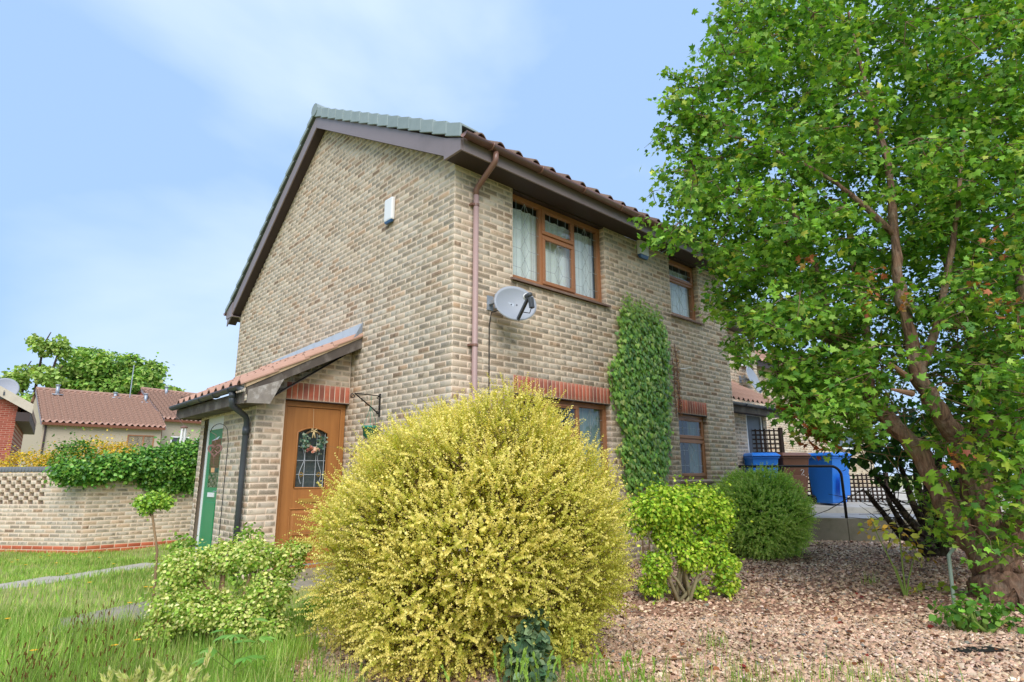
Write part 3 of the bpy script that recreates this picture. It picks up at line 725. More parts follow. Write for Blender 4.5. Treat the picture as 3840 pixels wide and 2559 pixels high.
# grey dry verge caps, stepped over one another
NV = 15; y0v, y1v = -.36, YA+.03
def verge_cap(ya, yb, top, nm, lift, sk=.165):
    """cap over the edge: L section from ya to yb, its lower end a little proud"""
    m = MB(); o_, i_ = -OV-.035, .06
    def sec(y, e): z = top(y)+e; return [(i_, y, z+.005), (o_-e*.3, y, z+.012), (o_-e*.3, y, z-sk), (o_+.022, y, z-sk), (o_+.022, y, z-.02), (i_, y, z-.02)]
    a, b_ = sec(ya, .028), sec(yb, .0); n = 6
    m.add(a+b_, [tuple(range(n)), tuple(range(n, 2*n))[::-1]]+[(i, n+i, n+(i+1) % n, (i+1) % n) for i in range(n)])
    return m.build(nm, M_GTILE, ROOF, bevel=.006)
for k in range(NV):
    ya = y0v+(y1v-y0v)*k/NV; yb = y0v+(y1v-y0v)*(k+1.12)/NV
    verge_cap(ya, min(yb, YA+.04), rt, 'verge_tile', .02)
for k in range(14):
    ya = 7.52-(7.52-YA-.05)*k/14; yb = 7.52-(7.52-YA-.05)*(k+1.1)/14
    verge_cap(ya, yb, rb, 'verge_tile', .02, .07)
m = MB(); m.tube([(-OV-.05, YA+.03, ZR-.03), (XE, YA+.03, ZR-.03)], .115, 14); m.build('ridge_tile', M_GTILE, ROOF)
# bargeboards and their soffit
def board(pts_low, h, x0, x1, mat, nm, par=HOUSE):
    m = MB(); (ya, za), (yb, zb) = pts_low
    m.add([(x, y, z) for x in (x0, x1) for y, z in ((ya, za), (yb, zb), (yb, zb+h), (ya, za+h))], [(0, 3, 2, 1)[::-1], (4, 5, 6, 7)[::-1], (0, 1, 5, 4), (1, 2, 6, 5), (2, 3, 7, 6), (3, 0, 4, 7)])
    return m.build(nm, mat, par)
lo_f = lambda y: 4.905+.565*y; zap = lo_f(YA); lo_r = lambda y: zap-.755*(y-YA)
board(((-.02, lo_f(-.02)), (YA, zap)), .24, -OV, -OV+.02, M_FASCIA, 'bargeboard')
board(((7.45, lo_r(7.45)), (YA+.002, zap)), .24, -OV, -OV+.02, M_FASCIA, 'bargeboard')
board(((-.02, lo_f(-.02)+.02), (YA, zap+.02)), .015, -OV+.02, .0, M_SOFFIT, 'verge_soffit')
board(((7.42, lo_r(7.42)+.02), (YA+.002, zap+.02)), .015, -OV+.02, .0, M_SOFFIT, 'verge_soffit')
m = MB(); m.prism([(-.335, 4.845), (-.01, 4.845), (-.01, 5.13), (-.335, 4.99)], .03, 'x', -OV-.012); m.build('box_end', M_FASCIA, HOUSE)
m = MB(); m.prism([(7.17, 4.36), (7.50, 4.36), (7.50, 4.52), (7.17, 4.66)], .03, 'x', -OV-.012); m.build('box_end', M_FASCIA, HOUSE)
m = MB(); m.box(-OV+.02, XE, -.33, .002, 4.862, 4.874); m.build('soffit', M_SOFFIT, HOUSE)
m = MB(); m.box(-OV+.02, XE, -.352, -.33, 4.835, 5.02); m.build('fascia', M_FASCIA, HOUSE)
m = MB(); m.box(-OV+.02, XE, 7.17, 7.46, 4.37, 4.385); m.box(-OV+.02, XE, 7.46, 7.48, 4.34, 4.52); m.build('rear_fascia', M_FASCIA, HOUSE)
def gutter(p0, p1, out, r, mat, nm, par, ncl):
    """half round channel from p0 to p1, with brackets"""
    p0, p1, out = Vector(p0), Vector(p1), Vector(out); d = (p1-p0).normalized(); V, F = [], []; n = 9
    for q in (p0, p1):
        for rr in (r, r-.005):
            for k in range(n): a = math.pi*k/(n-1); V.append(q+out*(math.cos(a)*rr)+Vector((0, 0, -math.sin(a)*rr)))
    for k in range(n-1): F += [(k, k+1, 2*n+k+1, 2*n+k), (n+k+1, n+k, 3*n+k, 3*n+k+1)]
    F += [(0, 2*n, 3*n, n), (n-1, 2*n-1, 4*n-1, 3*n-1), tuple(range(n)), tuple(range(2*n, 3*n))[::-1]]
    m = MB(); m.add(V, F); g = m.build(nm, mat, par, True)
    L_ = (p1-p0).length
    for i in range(ncl):
        c = p0+d*(L_*(i+.5)/ncl); m = MB()
        m.tube([c+out*(math.cos(a)*(r+.004))+Vector((0, 0, -math.sin(a)*(r+.004))) for a in np.linspace(0, math.pi, 9)], .010, 5)
        m.build('gutter_bracket', mat, g, True)
    return g
gutter((-.21, -.425, 5.01), (XE, -.425, 5.01), (0, -1, 0), .057, M_GUTB, 'gutter', HOUSE, 8)
gutter((-.21, 7.54, 4.50), (XE, 7.54, 4.50), (0, 1, 0), .057, M_GUTB, 'gutter', HOUSE, 4)
px = .285
m = MB(); m.tube([(px, -.052, 4.56), (px, -.052, 1.0), (px, -.052, .05)], .034, 12)
DP = m.build('downpipe', M_PIPE, HOUSE, True)
m = MB(); m.tube([(px, -.412, 4.96), (px, -.412, 4.86), (px, -.40, 4.83), (px, -.10, 4.64), (px, -.052, 4.60), (px, -.052, 4.53)], .037, 10); m.build('swan_neck', M_GUTB, DP, True)
for z in (4.40, 2.66, .9):
    m = MB(); m.tube([(px, -.052, z-.014), (px, -.052, z+.014)], .041, 12); m.box(px-.07, px-.03, -.06, .0, z-.012, z+.012); m.build('pipe_clip', M_GUTB, DP)

# ---- porch roof, fascia, gutter, flashing
PY0, PY1 = 2.06, 4.90; EX = -1.52
pz = lambda x: 3.165+(x)*.545                   # porch roof top; x from EX..0
def porch_roof():
    m = MB(); m.add([(EX, PY0, pz(EX)-.065), (EX, PY1, pz(EX)-.065), (0, PY1, pz(0)-.065), (0, PY0, pz(0)-.065), (EX, PY0, pz(EX)-.095), (EX, PY1, pz(EX)-.095), (0, PY1, pz(0)-.095), (0, PY0, pz(0)-.095)],
                    [(0, 3, 2, 1), (4, 5, 6, 7), (0, 1, 5, 4), (1, 2, 6, 5), (2, 3, 7, 6), (3, 0, 4, 7)])
    r_ = m.build('porch_roof', M_BED, HOUSE)
    rows = 4
    def tile(k):
        ys = np.linspace(0, .285, 11); ph = ys/.285*2*math.pi; pr = .045*np.maximum(0, np.sin(ph))**.7+.012*np.sin(ph); V, F = [], []; n = 11
        xa = EX-.05+(0-EX)*k/rows; xb = min(-.01, xa+(0-EX)/rows+.06)
        for x, lift in ((xa, .018), (xb, -.006)):
            for t in (0, -.018): V += [(x, y, pz(x)-.055+p+t+lift) for y, p in zip(ys, pr)]
        for i in range(n-1): F += [(i+1, i, 2*n+i, 2*n+i+1), (n+i, n+i+1, 3*n+i+1, 3*n+i), (i, i+1, n+i+1, n+i), (2*n+i+1, 2*n+i, 3*n+i, 3*n+i+1)]
        F += [(0, n, 3*n, 2*n), (n-1, 3*n-1, 4*n-1, 2*n-1)]
        me = bpy.data.meshes.new('roof_tile'); me.from_pydata(V, [], F); me.materials.append(M_RTILE); me.update(); return me
    for k in range(rows):
        me = tile(k)
        for j in range(10): link('roof_tile', me, r_, (0, PY0-.03+j*.285, rng.uniform(-.004, .004)))
    m = MB(); m.add([(x, y, z) for y in (PY0-.012, PY0+.02) for x, z in ((EX+.02, pz(EX+.02)-.11), (-.01, pz(0)-.10), (-.01, pz(0)-.03), (EX+.02, pz(EX+.02)-.035))],
                    [(0, 1, 2, 3), (7, 6, 5, 4), (0, 4, 5, 1), (1, 5, 6, 2), (2, 6, 7, 3), (3, 7, 4, 0)]); m.build('verge_bedding', M_BED, r_)
porch_roof()
m = MB(); zb = lambda x: pz(x)-.095
m.add([(x, y, z) for y in (PY0, PY0+.025) for x, z in ((EX+.03, zb(EX+.03)-.11), (-.005, zb(0)-.15), (-.005, zb(0)-.002), (EX+.03, zb(EX+.03)-.002))], [(0, 1, 2, 3), (7, 6, 5, 4), (0, 4, 5, 1), (1, 5, 6, 2), (2, 6, 7, 3), (3, 7, 4, 0)]); m.build('porch_bargeboard', M_TIMB, HOUSE)
m = MB(); m.prism([(EX+.05, 2.05), (-1.20, 2.06), (-1.05, zb(-1.05)-.12), (EX+.05, zb(EX+.05)-.06)], .030, 'y', PY0-.006); m.build('barge_foot', M_TIMBL, HOUSE)
m = MB(); m.box(EX+.0, EX+.025, PY0+.024, PY1, 2.045, 2.185); m.build('porch_fascia', M_TIMB, HOUSE)
m = MB(); m.box(EX+.025, -1.262, PY0+.03, PY1-.01, 2.055, 2.068); m.box(EX+.03, 0, PY1-.02, PY1, 2.05, 2.4); m.build('porch_soffit', M_TIMB, HOUSE)
m = MB(); m.add([(-1.262, PY0+.03, 2.07), (0, PY0+.03, zb(0)-.12), (0, 2.33, zb(0)-.12), (-1.262, 2.33, 2.07)], [(0, 1, 2, 3)]); m.build('porch_verge_soffit', M_TIMB, HOUSE)
gutter((EX-.055, PY0-.02, 2.245), (EX-.055, PY1+.04, 2.235), (-1, 0, 0), .055, M_GUTG, 'porch_gutter', HOUSE, 5)
m = MB(); gy_ = 2.60; m.tube([(EX-.055, 2.27, 2.17), (EX-.055, 2.27, 2.08), (EX-.05, 2.275, 2.03), (-1.345, 2.44, 1.93), (-1.315, 2.46, 1.88), (-1.315, 2.46, 1.2), (-1.315, 2.46, .03)], .036, 12)
PD = m.build('porch_downpipe', M_GUTG, HOUSE, True)
m = MB(); m.tube([(-1.315, 2.46, 1.70), (-1.315, 2.46, 1.80)], .042, 12); m.build('pipe_socket', M_GUTG, PD, True)
m = MB(); m.tube([(EX-.055, 2.27, 2.185), (EX-.055, 2.27, 2.12)], .042, 12); m.build('pipe_socket', M_GUTG, PD, True)
m = MB(); m.box(-1.33, -1.262, 2.47, 2.51, 1.66, 1.69); m.build('pipe_clip', M_GUTG, PD)
# lead flashing: a stepped upstand on the gable
m = MB(); fl = [(2.09, 3.08), (2.09, 3.28), (3.55, 3.235), (3.55, 3.245), (5.28, 3.18), (5.28, 3.05)]
m.add([(-.012, y, z) for y, z in fl]+[(-.002, y, z) for y, z in fl], [(5, 4, 3, 2, 1, 0), (6, 7, 8, 9, 10, 11)]+[(i, (i+1) % 6, 6+(i+1) % 6, 6+i) for i in range(6)])
m.add([(-.012, 2.05, 3.30), (-.16, 2.03, 3.02), (-.17, 2.03, 3.035), (-.012, 4.9, 3.09), (-.16, 4.9, 3.03), (-.012, 2.06, 3.11)], [(0, 1, 5), (5, 1, 4, 3), (0, 5, 1)])
m.build('lead_flashing', M_LEAD, HOUSE)

# ---- oak front door
DZ0, DZ1 = .06, ZSB-.013; yd = 2.33+.085
m = MB(); frame_rect(m, DX0+.004, DX1-.006, DZ0, DZ1, yd, yd+.07, .07); m.box(DX0+.004, DX1-.006, yd-.05, yd+.07, DZ0-.05, DZ0+.035)
DOOR = m.build('front_door', M_OAK, HOUSE, bevel=.006)
lx0, lx1 = DX0+.078, DX1-.08; yl = yd+.012
# leaf with an arched light
gx0, gx1, gz0, gz1, gza = -.665, -.245, 1.05, 1.76, 1.825
def arch(x): return gza-(gza-gz1)*((x-(gx0+gx1)/2)/((gx1-gx0)/2))**2
m = MB(); m.box(lx0, lx1, yl, yl+.045, DZ0+.04, gz0); m.box(lx0, gx0, yl, yl+.045, gz0, 2.085); m.box(gx1, lx1, yl, yl+.045, gz0, 2.085)
xs = np.linspace(gx0, gx1, 13)
for a, c in zip(xs[:-1], xs[1:]): m.add([(a, y, z) for y in (yl, yl+.045) for z in (arch(a), 2.085)]+[(c, y, z) for y in (yl, yl+.045) for z in (arch(c), 2.085)], [(0, 4, 5, 1), (2, 3, 7, 6), (0, 2, 6, 4), (1, 5, 7, 3)])
m.build('door_leaf', M_OAK, DOOR)
m = MB(); ring = [(gx0, gz0)]+[(x, arch(x)) for x in xs]+[(gx1, gz0)]
m.tube([(x, yl, z) for x, z in ring]+[(gx0, yl, gz0)], .013, 6); m.build('glazing_bead', M_OAK, DOOR, True)
m = MB(); m.add([(x, yl+.02, z) for x, z in ring], [tuple(range(len(ring)))[::-1]]); m.build('pane', M_DGLASS, DOOR)
m = MB(); m.add([(x, yl+.06, z) for x, z in ((gx0-.02, gz0-.02), (gx1+.02, gz0-.02), (gx1+.02, gza+.02), (gx0-.02, gza+.02))], [(0, 1, 2, 3)]); m.build('pane_backing', plain('obscured_pane', S(112, 122, 124), .7, .2, 8), DOOR)
m = MB()
for f in (.3, .66, .93): m.box(gx0+(gx1-gx0)*f-.003, gx0+(gx1-gx0)*f+.003, yl+.014, yl+.02, gz0, gz1)
for z in (1.22, 1.40, 1.58): m.box(gx0, gx1, yl+.015, yl+.02, z-.003, z+.003)
for s_ in (-1, 1):
    c = (gx0+gx1)/2; m.tube([(c+s_*(.12+.03*math.sin(t*7)), yl+.015, 1.10+t*.5) for t in np.linspace(0, 1, 14)], .004, 5)
m.build('leading', M_LEADLT, DOOR)
m = MB()
for s_ in (-1, 1):
    for k in range(6):
        a = k*math.pi/3; m.tube([((gx0+gx1)/2+s_*.12+.018*math.cos(a), yl+.014, 1.22+.018*math.sin(a)), ((gx0+gx1)/2+s_*.12+.030*math.cos(a+.5), yl+.014, 1.22+.030*math.sin(a+.5))], .008, 5)
m.build('stained_flower', plain('amber_glass', S(150, 120, 50), .4), DOOR)
def panel(x0, x1, z0, z1):
    m = MB(); ring = [(x0, yl, z0), (x1, yl, z0), (x1, yl, z1), (x0, yl, z1), (x0, yl, z0)]; m.tube(ring, .012, 6)
    e = .05; m.add([(x0+e, yl-.012, z0+e), (x1-e, yl-.012, z0+e), (x1-e, yl-.012, z1-e), (x0+e, yl-.012, z1-e), (x0+e-.02, yl, z0+e-.02), (x1-e+.02, yl, z0+e-.02), (x1-e+.02, yl, z1-e+.02), (x0+e-.02, yl, z1-e+.02)],
               [(0, 1, 2, 3), (4, 5, 1, 0), (5, 6, 2, 1), (6, 7, 3, 2), (7, 4, 0, 3)]); m.build('door_panel', M_OAK, DOOR)
panel(-.70, -.21, .42, .79); panel(-.70, -.21, .16, .36)
m = MB(); m.box(-.595, -.345, yl-.012, yl, .865, .915); m.build('letterbox', M_BRASS, DOOR, bevel=.004)
m = MB(); m.box(lx0, lx1, yl-.03, yl+.02, DZ0+.036, DZ0+.05); m.build('weather_bar', M_GALV, DOOR)
# ---- green side door with white frame in the porch side
m = MB(); y0, y1 = 2.33+GD0, 2.33+GD1; xg = -1.26+.05
for (a, c, d, e) in ((y0, y0+.06, -.02, 2.05), (y1-.06, y1, -.02, 2.05), (y0+.06, y1-.06, 1.86, 2.05)): m.box(xg, xg+.06, a, c, d, e)
GDOOR = m.build('side_door', M_WHITE, HOUSE, bevel=.004); GDOOR['label'] = 'green side door in a white frame'
m = MB(); m.box(xg+.015, xg+.05, y0+.06, y1-.06, .0, 1.86); m.build('door_leaf', M_GREEN, GDOOR)
m = MB(); m.quad((xg+.012, y0+.2, 1.05), (xg+.012, y1-.2, 1.05), (xg+.012, y1-.2, 1.72), (xg+.012, y0+.2, 1.72)); m.build('pane', M_DGLASS, GDOOR)
m = MB(); m.box(xg+.003, xg+.015, y0+.2, y1-.2, .2, .85); m.build('door_panel', M_GREEN, GDOOR, bevel=.01)
m = MB(); m.box(xg-.0, xg+.015, y0+.28, y1-.28, .92, .98); m.build('letterbox', M_WHITE, GDOOR)
m = MB(); m.tube([(xg-.03, y0+.09, 1.0), (xg-.03, y0+.19, 1.0)], .008, 6); m.tube([(xg-.03, y0+.1, 1.0), (xg+.015, y0+.1, 1.0)], .008, 6); m.build('handle', M_GALV, GDOOR)

# ================================================================== things fixed to the house
def dish(label, loc, yaw, tilt, a=.34, b_=.30, cable=True, group=None):
    """offset dish: reflector, back bracket, arm, head"""
    t = thing('satellite_dish', label, 'satellite dish', loc, 0, group)
    m = MB(); n, k = 36, 8; V = [(0, .0, 0)]; rot = Matrix.Rotation(yaw, 4, 'Z') @ Matrix.Rotation(tilt, 4, 'X'); ctr = Vector((.15, -.30, -.03))
    rings = []
    for s_ in (0, .012):
        for i in range(1, k+1):
            f = i/k
            for j in range(n): q = 2*math.pi*j/n; rings.append(Vector((a*f*math.cos(q), .065*(1-f*f)+s_, b_*f*math.sin(q))))
    P = [ctr+rot @ Vector((0, .065, 0)), ctr+rot @ Vector((0, .077, 0))]+[ctr+rot @ p for p in rings]
    F = []
    for sheet_ in range(2):
        o_ = 2+sheet_*k*n
        for j in range(n): F.append((sheet_, o_+j, o_+(j+1) % n))
        for i in range(k-1):
            for j in range(n): F.append((o_+i*n+j, o_+i*n+n+j, o_+i*n+n+(j+1) % n, o_+i*n+(j+1) % n))
    for j in range(n): F.append((2+(k-1)*n+j, 2+(2*k-1)*n+j, 2+(2*k-1)*n+(j+1) % n, 2+(k-1)*n+(j+1) % n))
    m.add(P, F); d_ = m.build('reflector', M_DISH, t, True)
    m = MB()
    for dx in (-.035, .035): c = ctr+rot @ Vector((dx, .060, .01)); m.lathe([(.008, -.004), (.008, .004)], tuple(c), 8, 'y')
    m.build('bolt', M_DARK, d_)
    m = MB(); bk = ctr+rot @ Vector((0, .08, 0)); m.box(-.05, .05, -.012, 0, -.09, .09); m.bar((0, -.01, 0), (0, -.13, 0), .05, .045); m.bar((0, -.12, 0), tuple(bk), .04, .05); m.tube([(0, -.12, -.09), (0, -.12, .09)], .02, 8); m.build('wall_bracket', M_GALV, t)
    e0 = ctr+rot @ Vector((.01, .02, -b_*.93)); e1 = ctr+rot @ Vector((.03, -.34, -b_*.80+.06)); m = MB(); m.bar(tuple(e0), tuple(e1), .03, .035); m.build('feed_arm', M_DARK, t)
    ax = (ctr+rot @ Vector((0, .02, 0))-e1).normalized(); h0 = e1+Vector((0, 0, .02)); m = MB(); m.tube([tuple(h0-ax*.05), tuple(h0+ax*.06)], [.026, .03], 10); m.build('feed_head', M_DARK, t, True)
    m = MB(); m.tube([tuple(h0+ax*.058), tuple(h0+ax*.085)], [.036, .036], 12); m.build('feed_cap', M_WHITE, t, True)
    m = MB(); m.bar(tuple(h0+Vector((.002, -.03, -.03))), tuple(h0+Vector((.002, -.05, -.16))), .055, .045); m.build('receiver', M_DARK, t, bevel=.008)
    if cable:
        m = MB(); zf = -loc[2]+.5; q = h0+Vector((0, -.045, -.15))
        m.tube([tuple(q), tuple(q+Vector((-.02, .01, -.07))), tuple(q+Vector((-.05, .08, -.05)))], .006, 5)
        m.tube([tuple(bk), (.0, -.03, -.12), (-.012, -.008, -.3), (-.012, -.008, zf+.3), (-.012, -.008, zf)], .0075, 5); m.build('cable', M_CABLE, t, True)
    return t
dish('grey satellite dish on the front wall below the wide upstairs window', (.552, 0, 3.225), R(-24), R(-16), .265, .235)
def alarm(label, loc, rz, w, h, d, lens, body, lm):
    t = thing('alarm_box', label, 'alarm box', loc, rz)
    m = MB(); m.box(-w/2, w/2, -d, 0, lens, h); m.build('cover', body, t, bevel=.018)
    m = MB(); m.add([(-w/2+.006, -d+.002, lens+.004), (w/2-.006, -d+.002, lens+.004), (w/2-.006, -.004, lens+.004), (-w/2+.006, -.004, lens+.004), (-w/2+.03, -d*.8, 0), (w/2-.03, -d*.8, 0), (w/2-.03, -.02, 0), (-w/2+.03, -.02, 0)],
                    [(0, 1, 2, 3)[::-1], (4, 5, 6, 7), (0, 1, 5, 4), (1, 2, 6, 5), (2, 3, 7, 6), (3, 0, 4, 7)]); m.build('lens', lm, t, bevel=.005)
    return t
alarm('white burglar alarm box with blue base under the eaves between upstairs windows', (3.745, -.006, 4.575), 0, .24, .33, .075, .055, M_CREAM, M_BLUEP)
alarm('slim white burglar alarm box high on the gable wall', (-.006, 1.425, 4.55), R(-90), .20, .36, .06, .03, M_WHITE, M_BLUEP)

# hanging basket bracket, and the green pot under it
HB = thing('basket_bracket', 'black wrought iron hanging bracket on gable wall beside the porch', 'bracket', (-.006, 1.5, 2.10))
m = MB(); m.bar((-.006, 0, .13), (-.006, 0, -.17), .022, .012, (0, 1, 0)); m.tube([(-.01, 0, .10), (-.37, 0, .105)], .007, 6); m.tube([(-.01, 0, -.14), (-.10, 0, -.07), (-.36, 0, .10)], .008, 6); m.build('arm', M_BLACK, HB)
m = MB()
for (cx, cz, r0, s_) in ((-.385, .07, .035, 1), (-.035, .075, .022, -1), (-.03, -.115, .022, 1)):
    m.tube([(cx+s_*r0*(1-k*.045)*math.cos(1.6+k*.5), 0, cz+r0*(1-k*.045)*math.sin(1.6+k*.5)) for k in range(15)], .006, 5)
m.build('scroll', M_BLACK, HB)
HP = thing('hanging_pot', 'green plastic pot hanging from the iron bracket behind yellow bush', 'pot', (-.136, 1.5, 1.66))
m = MB(); m.lathe([(.055, 0), (.06, .01), (.085, .12), (.105, .125), (.105, .15), (.095, .15), (.08, .02)], (0, 0, 0), 18); m.build('pot', M_TEAL, HP, True)
m = MB(); 
for a in (0, 2.1, 4.2): m.tube([(.1*math.cos(a), .1*math.sin(a), .14), (0, 0, .40), (0, 0, .53)], .003, 4)
m.build('hanger', M_TEAL, HP)

# wreath on the door
wx, wy, wz = -.47, yl-.03, 1.66
WR = thing('door_wreath', 'twig wreath with pink roses and eucalyptus hanging on oak front door', 'wreath', (wx, wy, wz))
m = MB()
for k in range(7):
    m.tube([((.12+.010*math.sin(a*3+k))*math.cos(a), -.012*math.sin(a*5+k*2), (.12+.010*math.cos(a*4+k*1.7))*math.sin(a)) for a in np.linspace(0, 6.283, 30)], .004, 4)
m.build('twig_ring', M_TWIG, WR)
m = MB(); m.tube([(0, 0, .12), (0, .012, .25), (0, .028, .42)], .003, 4); m.build('ribbon', plain('peach_ribbon', S(206, 170, 130), .8), WR)
m = MB()
for s_ in (-1, 1): m.tube([(0, -.015, .12), (s_*.035, -.03, .15), (s_*.045, -.03, .11), (0, -.02, .12)], .010, 6); m.tube([(0, -.02, .12), (s_*.02, -.03, .03)], .008, 5)
m.build('bow', plain('straw_bow', S(206, 184, 136), .8), WR, True)
n = 150; a = np.concatenate([rng.uniform(2.6, 4.3, 75), rng.uniform(-1.15, .55, 75)]); rr = rng.normal(.13, .028, n)
P = np.stack([rr*np.cos(a), rng.uniform(-.04, -.01, n), rr*np.sin(a)], 1)
leaves('eucalyptus', [(P, rdir(n), rdir(n)+np.array([0, -1.5, 0]), rng.uniform(.025, .045, n), colmix(n, [S(104, 142, 130), S(74, 118, 100), S(150, 176, 160)]), T_OVAL)], M_LEAF, WR)
for (dx, dz, r_, c) in ((-.03, -.10, .036, S(222, 170, 164)), (.035, -.115, .038, S(240, 222, 210)), (-.07, -.13, .026, S(206, 150, 148)), (.0, -.15, .022, S(232, 196, 190)), (.075, -.12, .02, S(226, 182, 176))):
    n = 22; d_ = rdir(n); d_[:, 1] = -abs(d_[:, 1]); P = d_*r_*.55
    o = leaves('rose', [(P-d_*r_*.3, np.cross(d_, rdir(n)), d_, np.full(n, r_*1.1), colmix(n, [c], None, .08), T_OVAL)], M_LEAF, WR, None); o.location = (dx, -.03, dz)

# heart wind chime on a crook, and the white tube chime by the porch
HC = thing('heart_wind_chime', 'rusty heart shaped metal wind chime on a curved hook beside porch', 'wind chime', (-1.75, 2.12, .0))
hb = at(525, 1010, 7.0)-np.array([-1.75, 2.12, 0]); tp = at(505, 976, 7.0)-np.array([-1.75, 2.12, 0]); hh = at(496, 1010, 7.0)-np.array([-1.75, 2.12, 0])
ur = RT.copy(); vz = np.array([0, 0, 1.])
gzb = float(gz(-1.75+hb[0], 2.12+hb[1]))
m = MB(); pts = [hb*np.array([1, 1, 0])+vz*gzb, hb-vz*.02]+[tp+ur*(.10*math.cos(q))+vz*(-.10+.11*math.sin(q)) for q in np.linspace(.1, 3.0, 9)]
m.tube([tuple(p) for p in pts], .0045, 6); m.build('crook', M_BLACK, HC)
m = MB(); c0 = hh-vz*.12
def heart(s_): return [(s_*.085*(math.sin(q)**3), s_*.085*(.81*math.cos(q)-.31*math.cos(2*q)-.12*math.cos(3*q)-.06*math.cos(4*q))) for q in np.linspace(0, 6.283, 40)[:-1]]
ho, hi_ = heart(1.0), heart(.74); V = []
for off in (-.004, .004):
    for ring_ in (ho, hi_): V += [tuple(c0+ur*x+vz*z+HF*off) for x, z in ring_]
n = len(ho); F = []
for i in range(n):
    j = (i+1) % n; F += [(i, j, n+j, n+i), (2*n+j, 2*n+i, 3*n+i, 3*n+j), (j, i, 2*n+i, 2*n+j), (n+i, n+j, 3*n+j, 3*n+i)]
m.add(V, F); m.build('heart', M_RUST, HC)
m = MB(); m.tube([tuple(c0+ur*.0+vz*.075), tuple(hh+vz*.05), tuple(tp+ur*-.10+vz*-.08)], .003, 4)
for k in range(4): m.tube([tuple(c0+ur*(.02*math.cos(k*1.6))+vz*(.02*math.sin(k*1.6)+.01)), tuple(c0+ur*(.055*math.cos(k*1.6+.7))+vz*(.05*math.sin(k*1.6+.7)))], .008, 5)
m.tube([tuple(c0-vz*.075), tuple(c0-vz*.20)], .002, 4); m.build('filigree', M_RUST, HC)
m = MB(); m.box(-.018, .018, -.003, .003, -.05, 0); o = m.build('sail', plain('copper_sail', S(190, 150, 110), .5), HC); o.location = tuple(c0-vz*.20)
m = MB(); m.add([tuple(hh+ur*x+vz*z) for x, z in ((-.05, -.02), (.02, .0), (.045, .04), (.0, .01))], [(0, 1, 2, 3)]); m.build('glint_plate', M_GALV, HC)
cw = at(423, 984, 8.2)
CH = thing('tube_wind_chime', 'white metal tube wind chime hanging from porch eaves corner', 'wind chime', cw)
m = MB(); m.lathe([(.045, 0), (.045, .015), (.02, .03)], (0, 0, 0), 12); m.tube([(0, 0, .03), (EX-.055-cw[0], 4.9-cw[1], 2.16-cw[2])], .003, 4); m.build('chime_top', M_RUST, CH)
for k in range(5): q = k*1.256; m = MB(); m.tube([(.03*math.cos(q), .03*math.sin(q), -.01), (.03*math.cos(q), .03*math.sin(q), -.16-.02*k % .05)], .008, 6); m.build('tube', M_WHITE, CH)

# ================================================================== garden wall (left), its ivy and hedge
GW = thing('garden_wall', 'low buff brick garden wall with honeycomb openings and red brick base', 'wall')
c0 = np.array([-1.93, 8.86]); zb0 = -.205
dl = unit(np.array([-.62, .785])); nl = np.array([-dl[1], dl[0]])*-1
nl = np.array([-.785, -.62]); 
WR_ = Wall((c0[0], c0[1], zb0), (1, 0, 0), (0, -1, 0)); WL_ = Wall((c0[0]+dl[0]*4.275, c0[1]+dl[1]*4.275, zb0), (-dl[0], -dl[1], 0), (nl[0], nl[1], 0))
def honey(lo, hi, z0, z1, sh=0):
    """openings of a honeycomb panel"""
    out = []; k = 0; z = z0
    while z < z1-.01:
        u = lo+(.1125 if (k+sh) % 2 else 0)
        while u+.07 < hi: out.append((u, u+.108, z, z+BH-.004)); u += .225
        z += BH; k += 1
    return out
HT = 1.425; hr = honey(2.42, 2.75, .975, 1.425); hl = honey(.3, 3.3, .90, 1.425)
rs = cut(lambda z: [(0.0, 3.6)], hr); ls = cut(lambda z: [(0.0, 4.27)], hl)
jr, jl = courses(.15, HT, rs, 1), courses(.15, HT+.075, ls)
strips(WR_, 0, HT, rs, 'wall_mortar', GW); strips(WL_, 0, HT+.075, ls, 'wall_mortar', GW)
brickwork(GW, [(WR_, jr), (WL_, jl)], M_BRICK, 300, 'brickwork', lambda x, y: y < 1090 and x > 180 or x < 3)
M_REDB = brick_mat('red_engineering_brick', [(0, S(176, 92, 66)), (1, S(196, 108, 78))], S(206, 150, 126), .3, .2)
brickwork(GW, [(WR_, courses(0, .15, lambda z: [(0.0, 3.6)])), (WL_, courses(0, .15, lambda z: [(0.0, 4.27)]))], M_REDB, 0, 'red_base')
m = MB()
for w, sp, h in ((WR_, rs, HT), (WL_, ls, HT+.075)):
    z = 0.0
    while z < h-.01:
        for a, c in sp(z+BH/2):
            p = [w.to(np.array([u, 0., d_]))[:2] for u, d_ in ((a+.002, -.001), (c-.002, -.001), (c-.002, -.10), (a+.002, -.10))]; m.prism([tuple(q) for q in p], min(BH, h-z)-.001, 'z', zb0+z)
        z += BH
m.build('wall_core', M_MORT, GW)['kind'] = 'stuff'
M_COPE = plain('grey_coping_brick', S(112, 116, 122), .85, .2, 15, .2, bump=.3)
one = np.ones(1)
for k in range(56):
    me = None; q = WL_.to(np.array([k*.0765, HT+.085, -.225])); V, F, UV = brick_geo(0*one, one*.068, 0*one, one*.10, one*.24)
    me = raw_mesh('coping_brick', V[0], F, M_COPE); o = link('coping_brick', me, GW, q); o.rotation_euler = Matrix((tuple(WL_.u), (0, 0, 1), tuple(WL_.n))).transposed().to_euler()
def _late(): pass
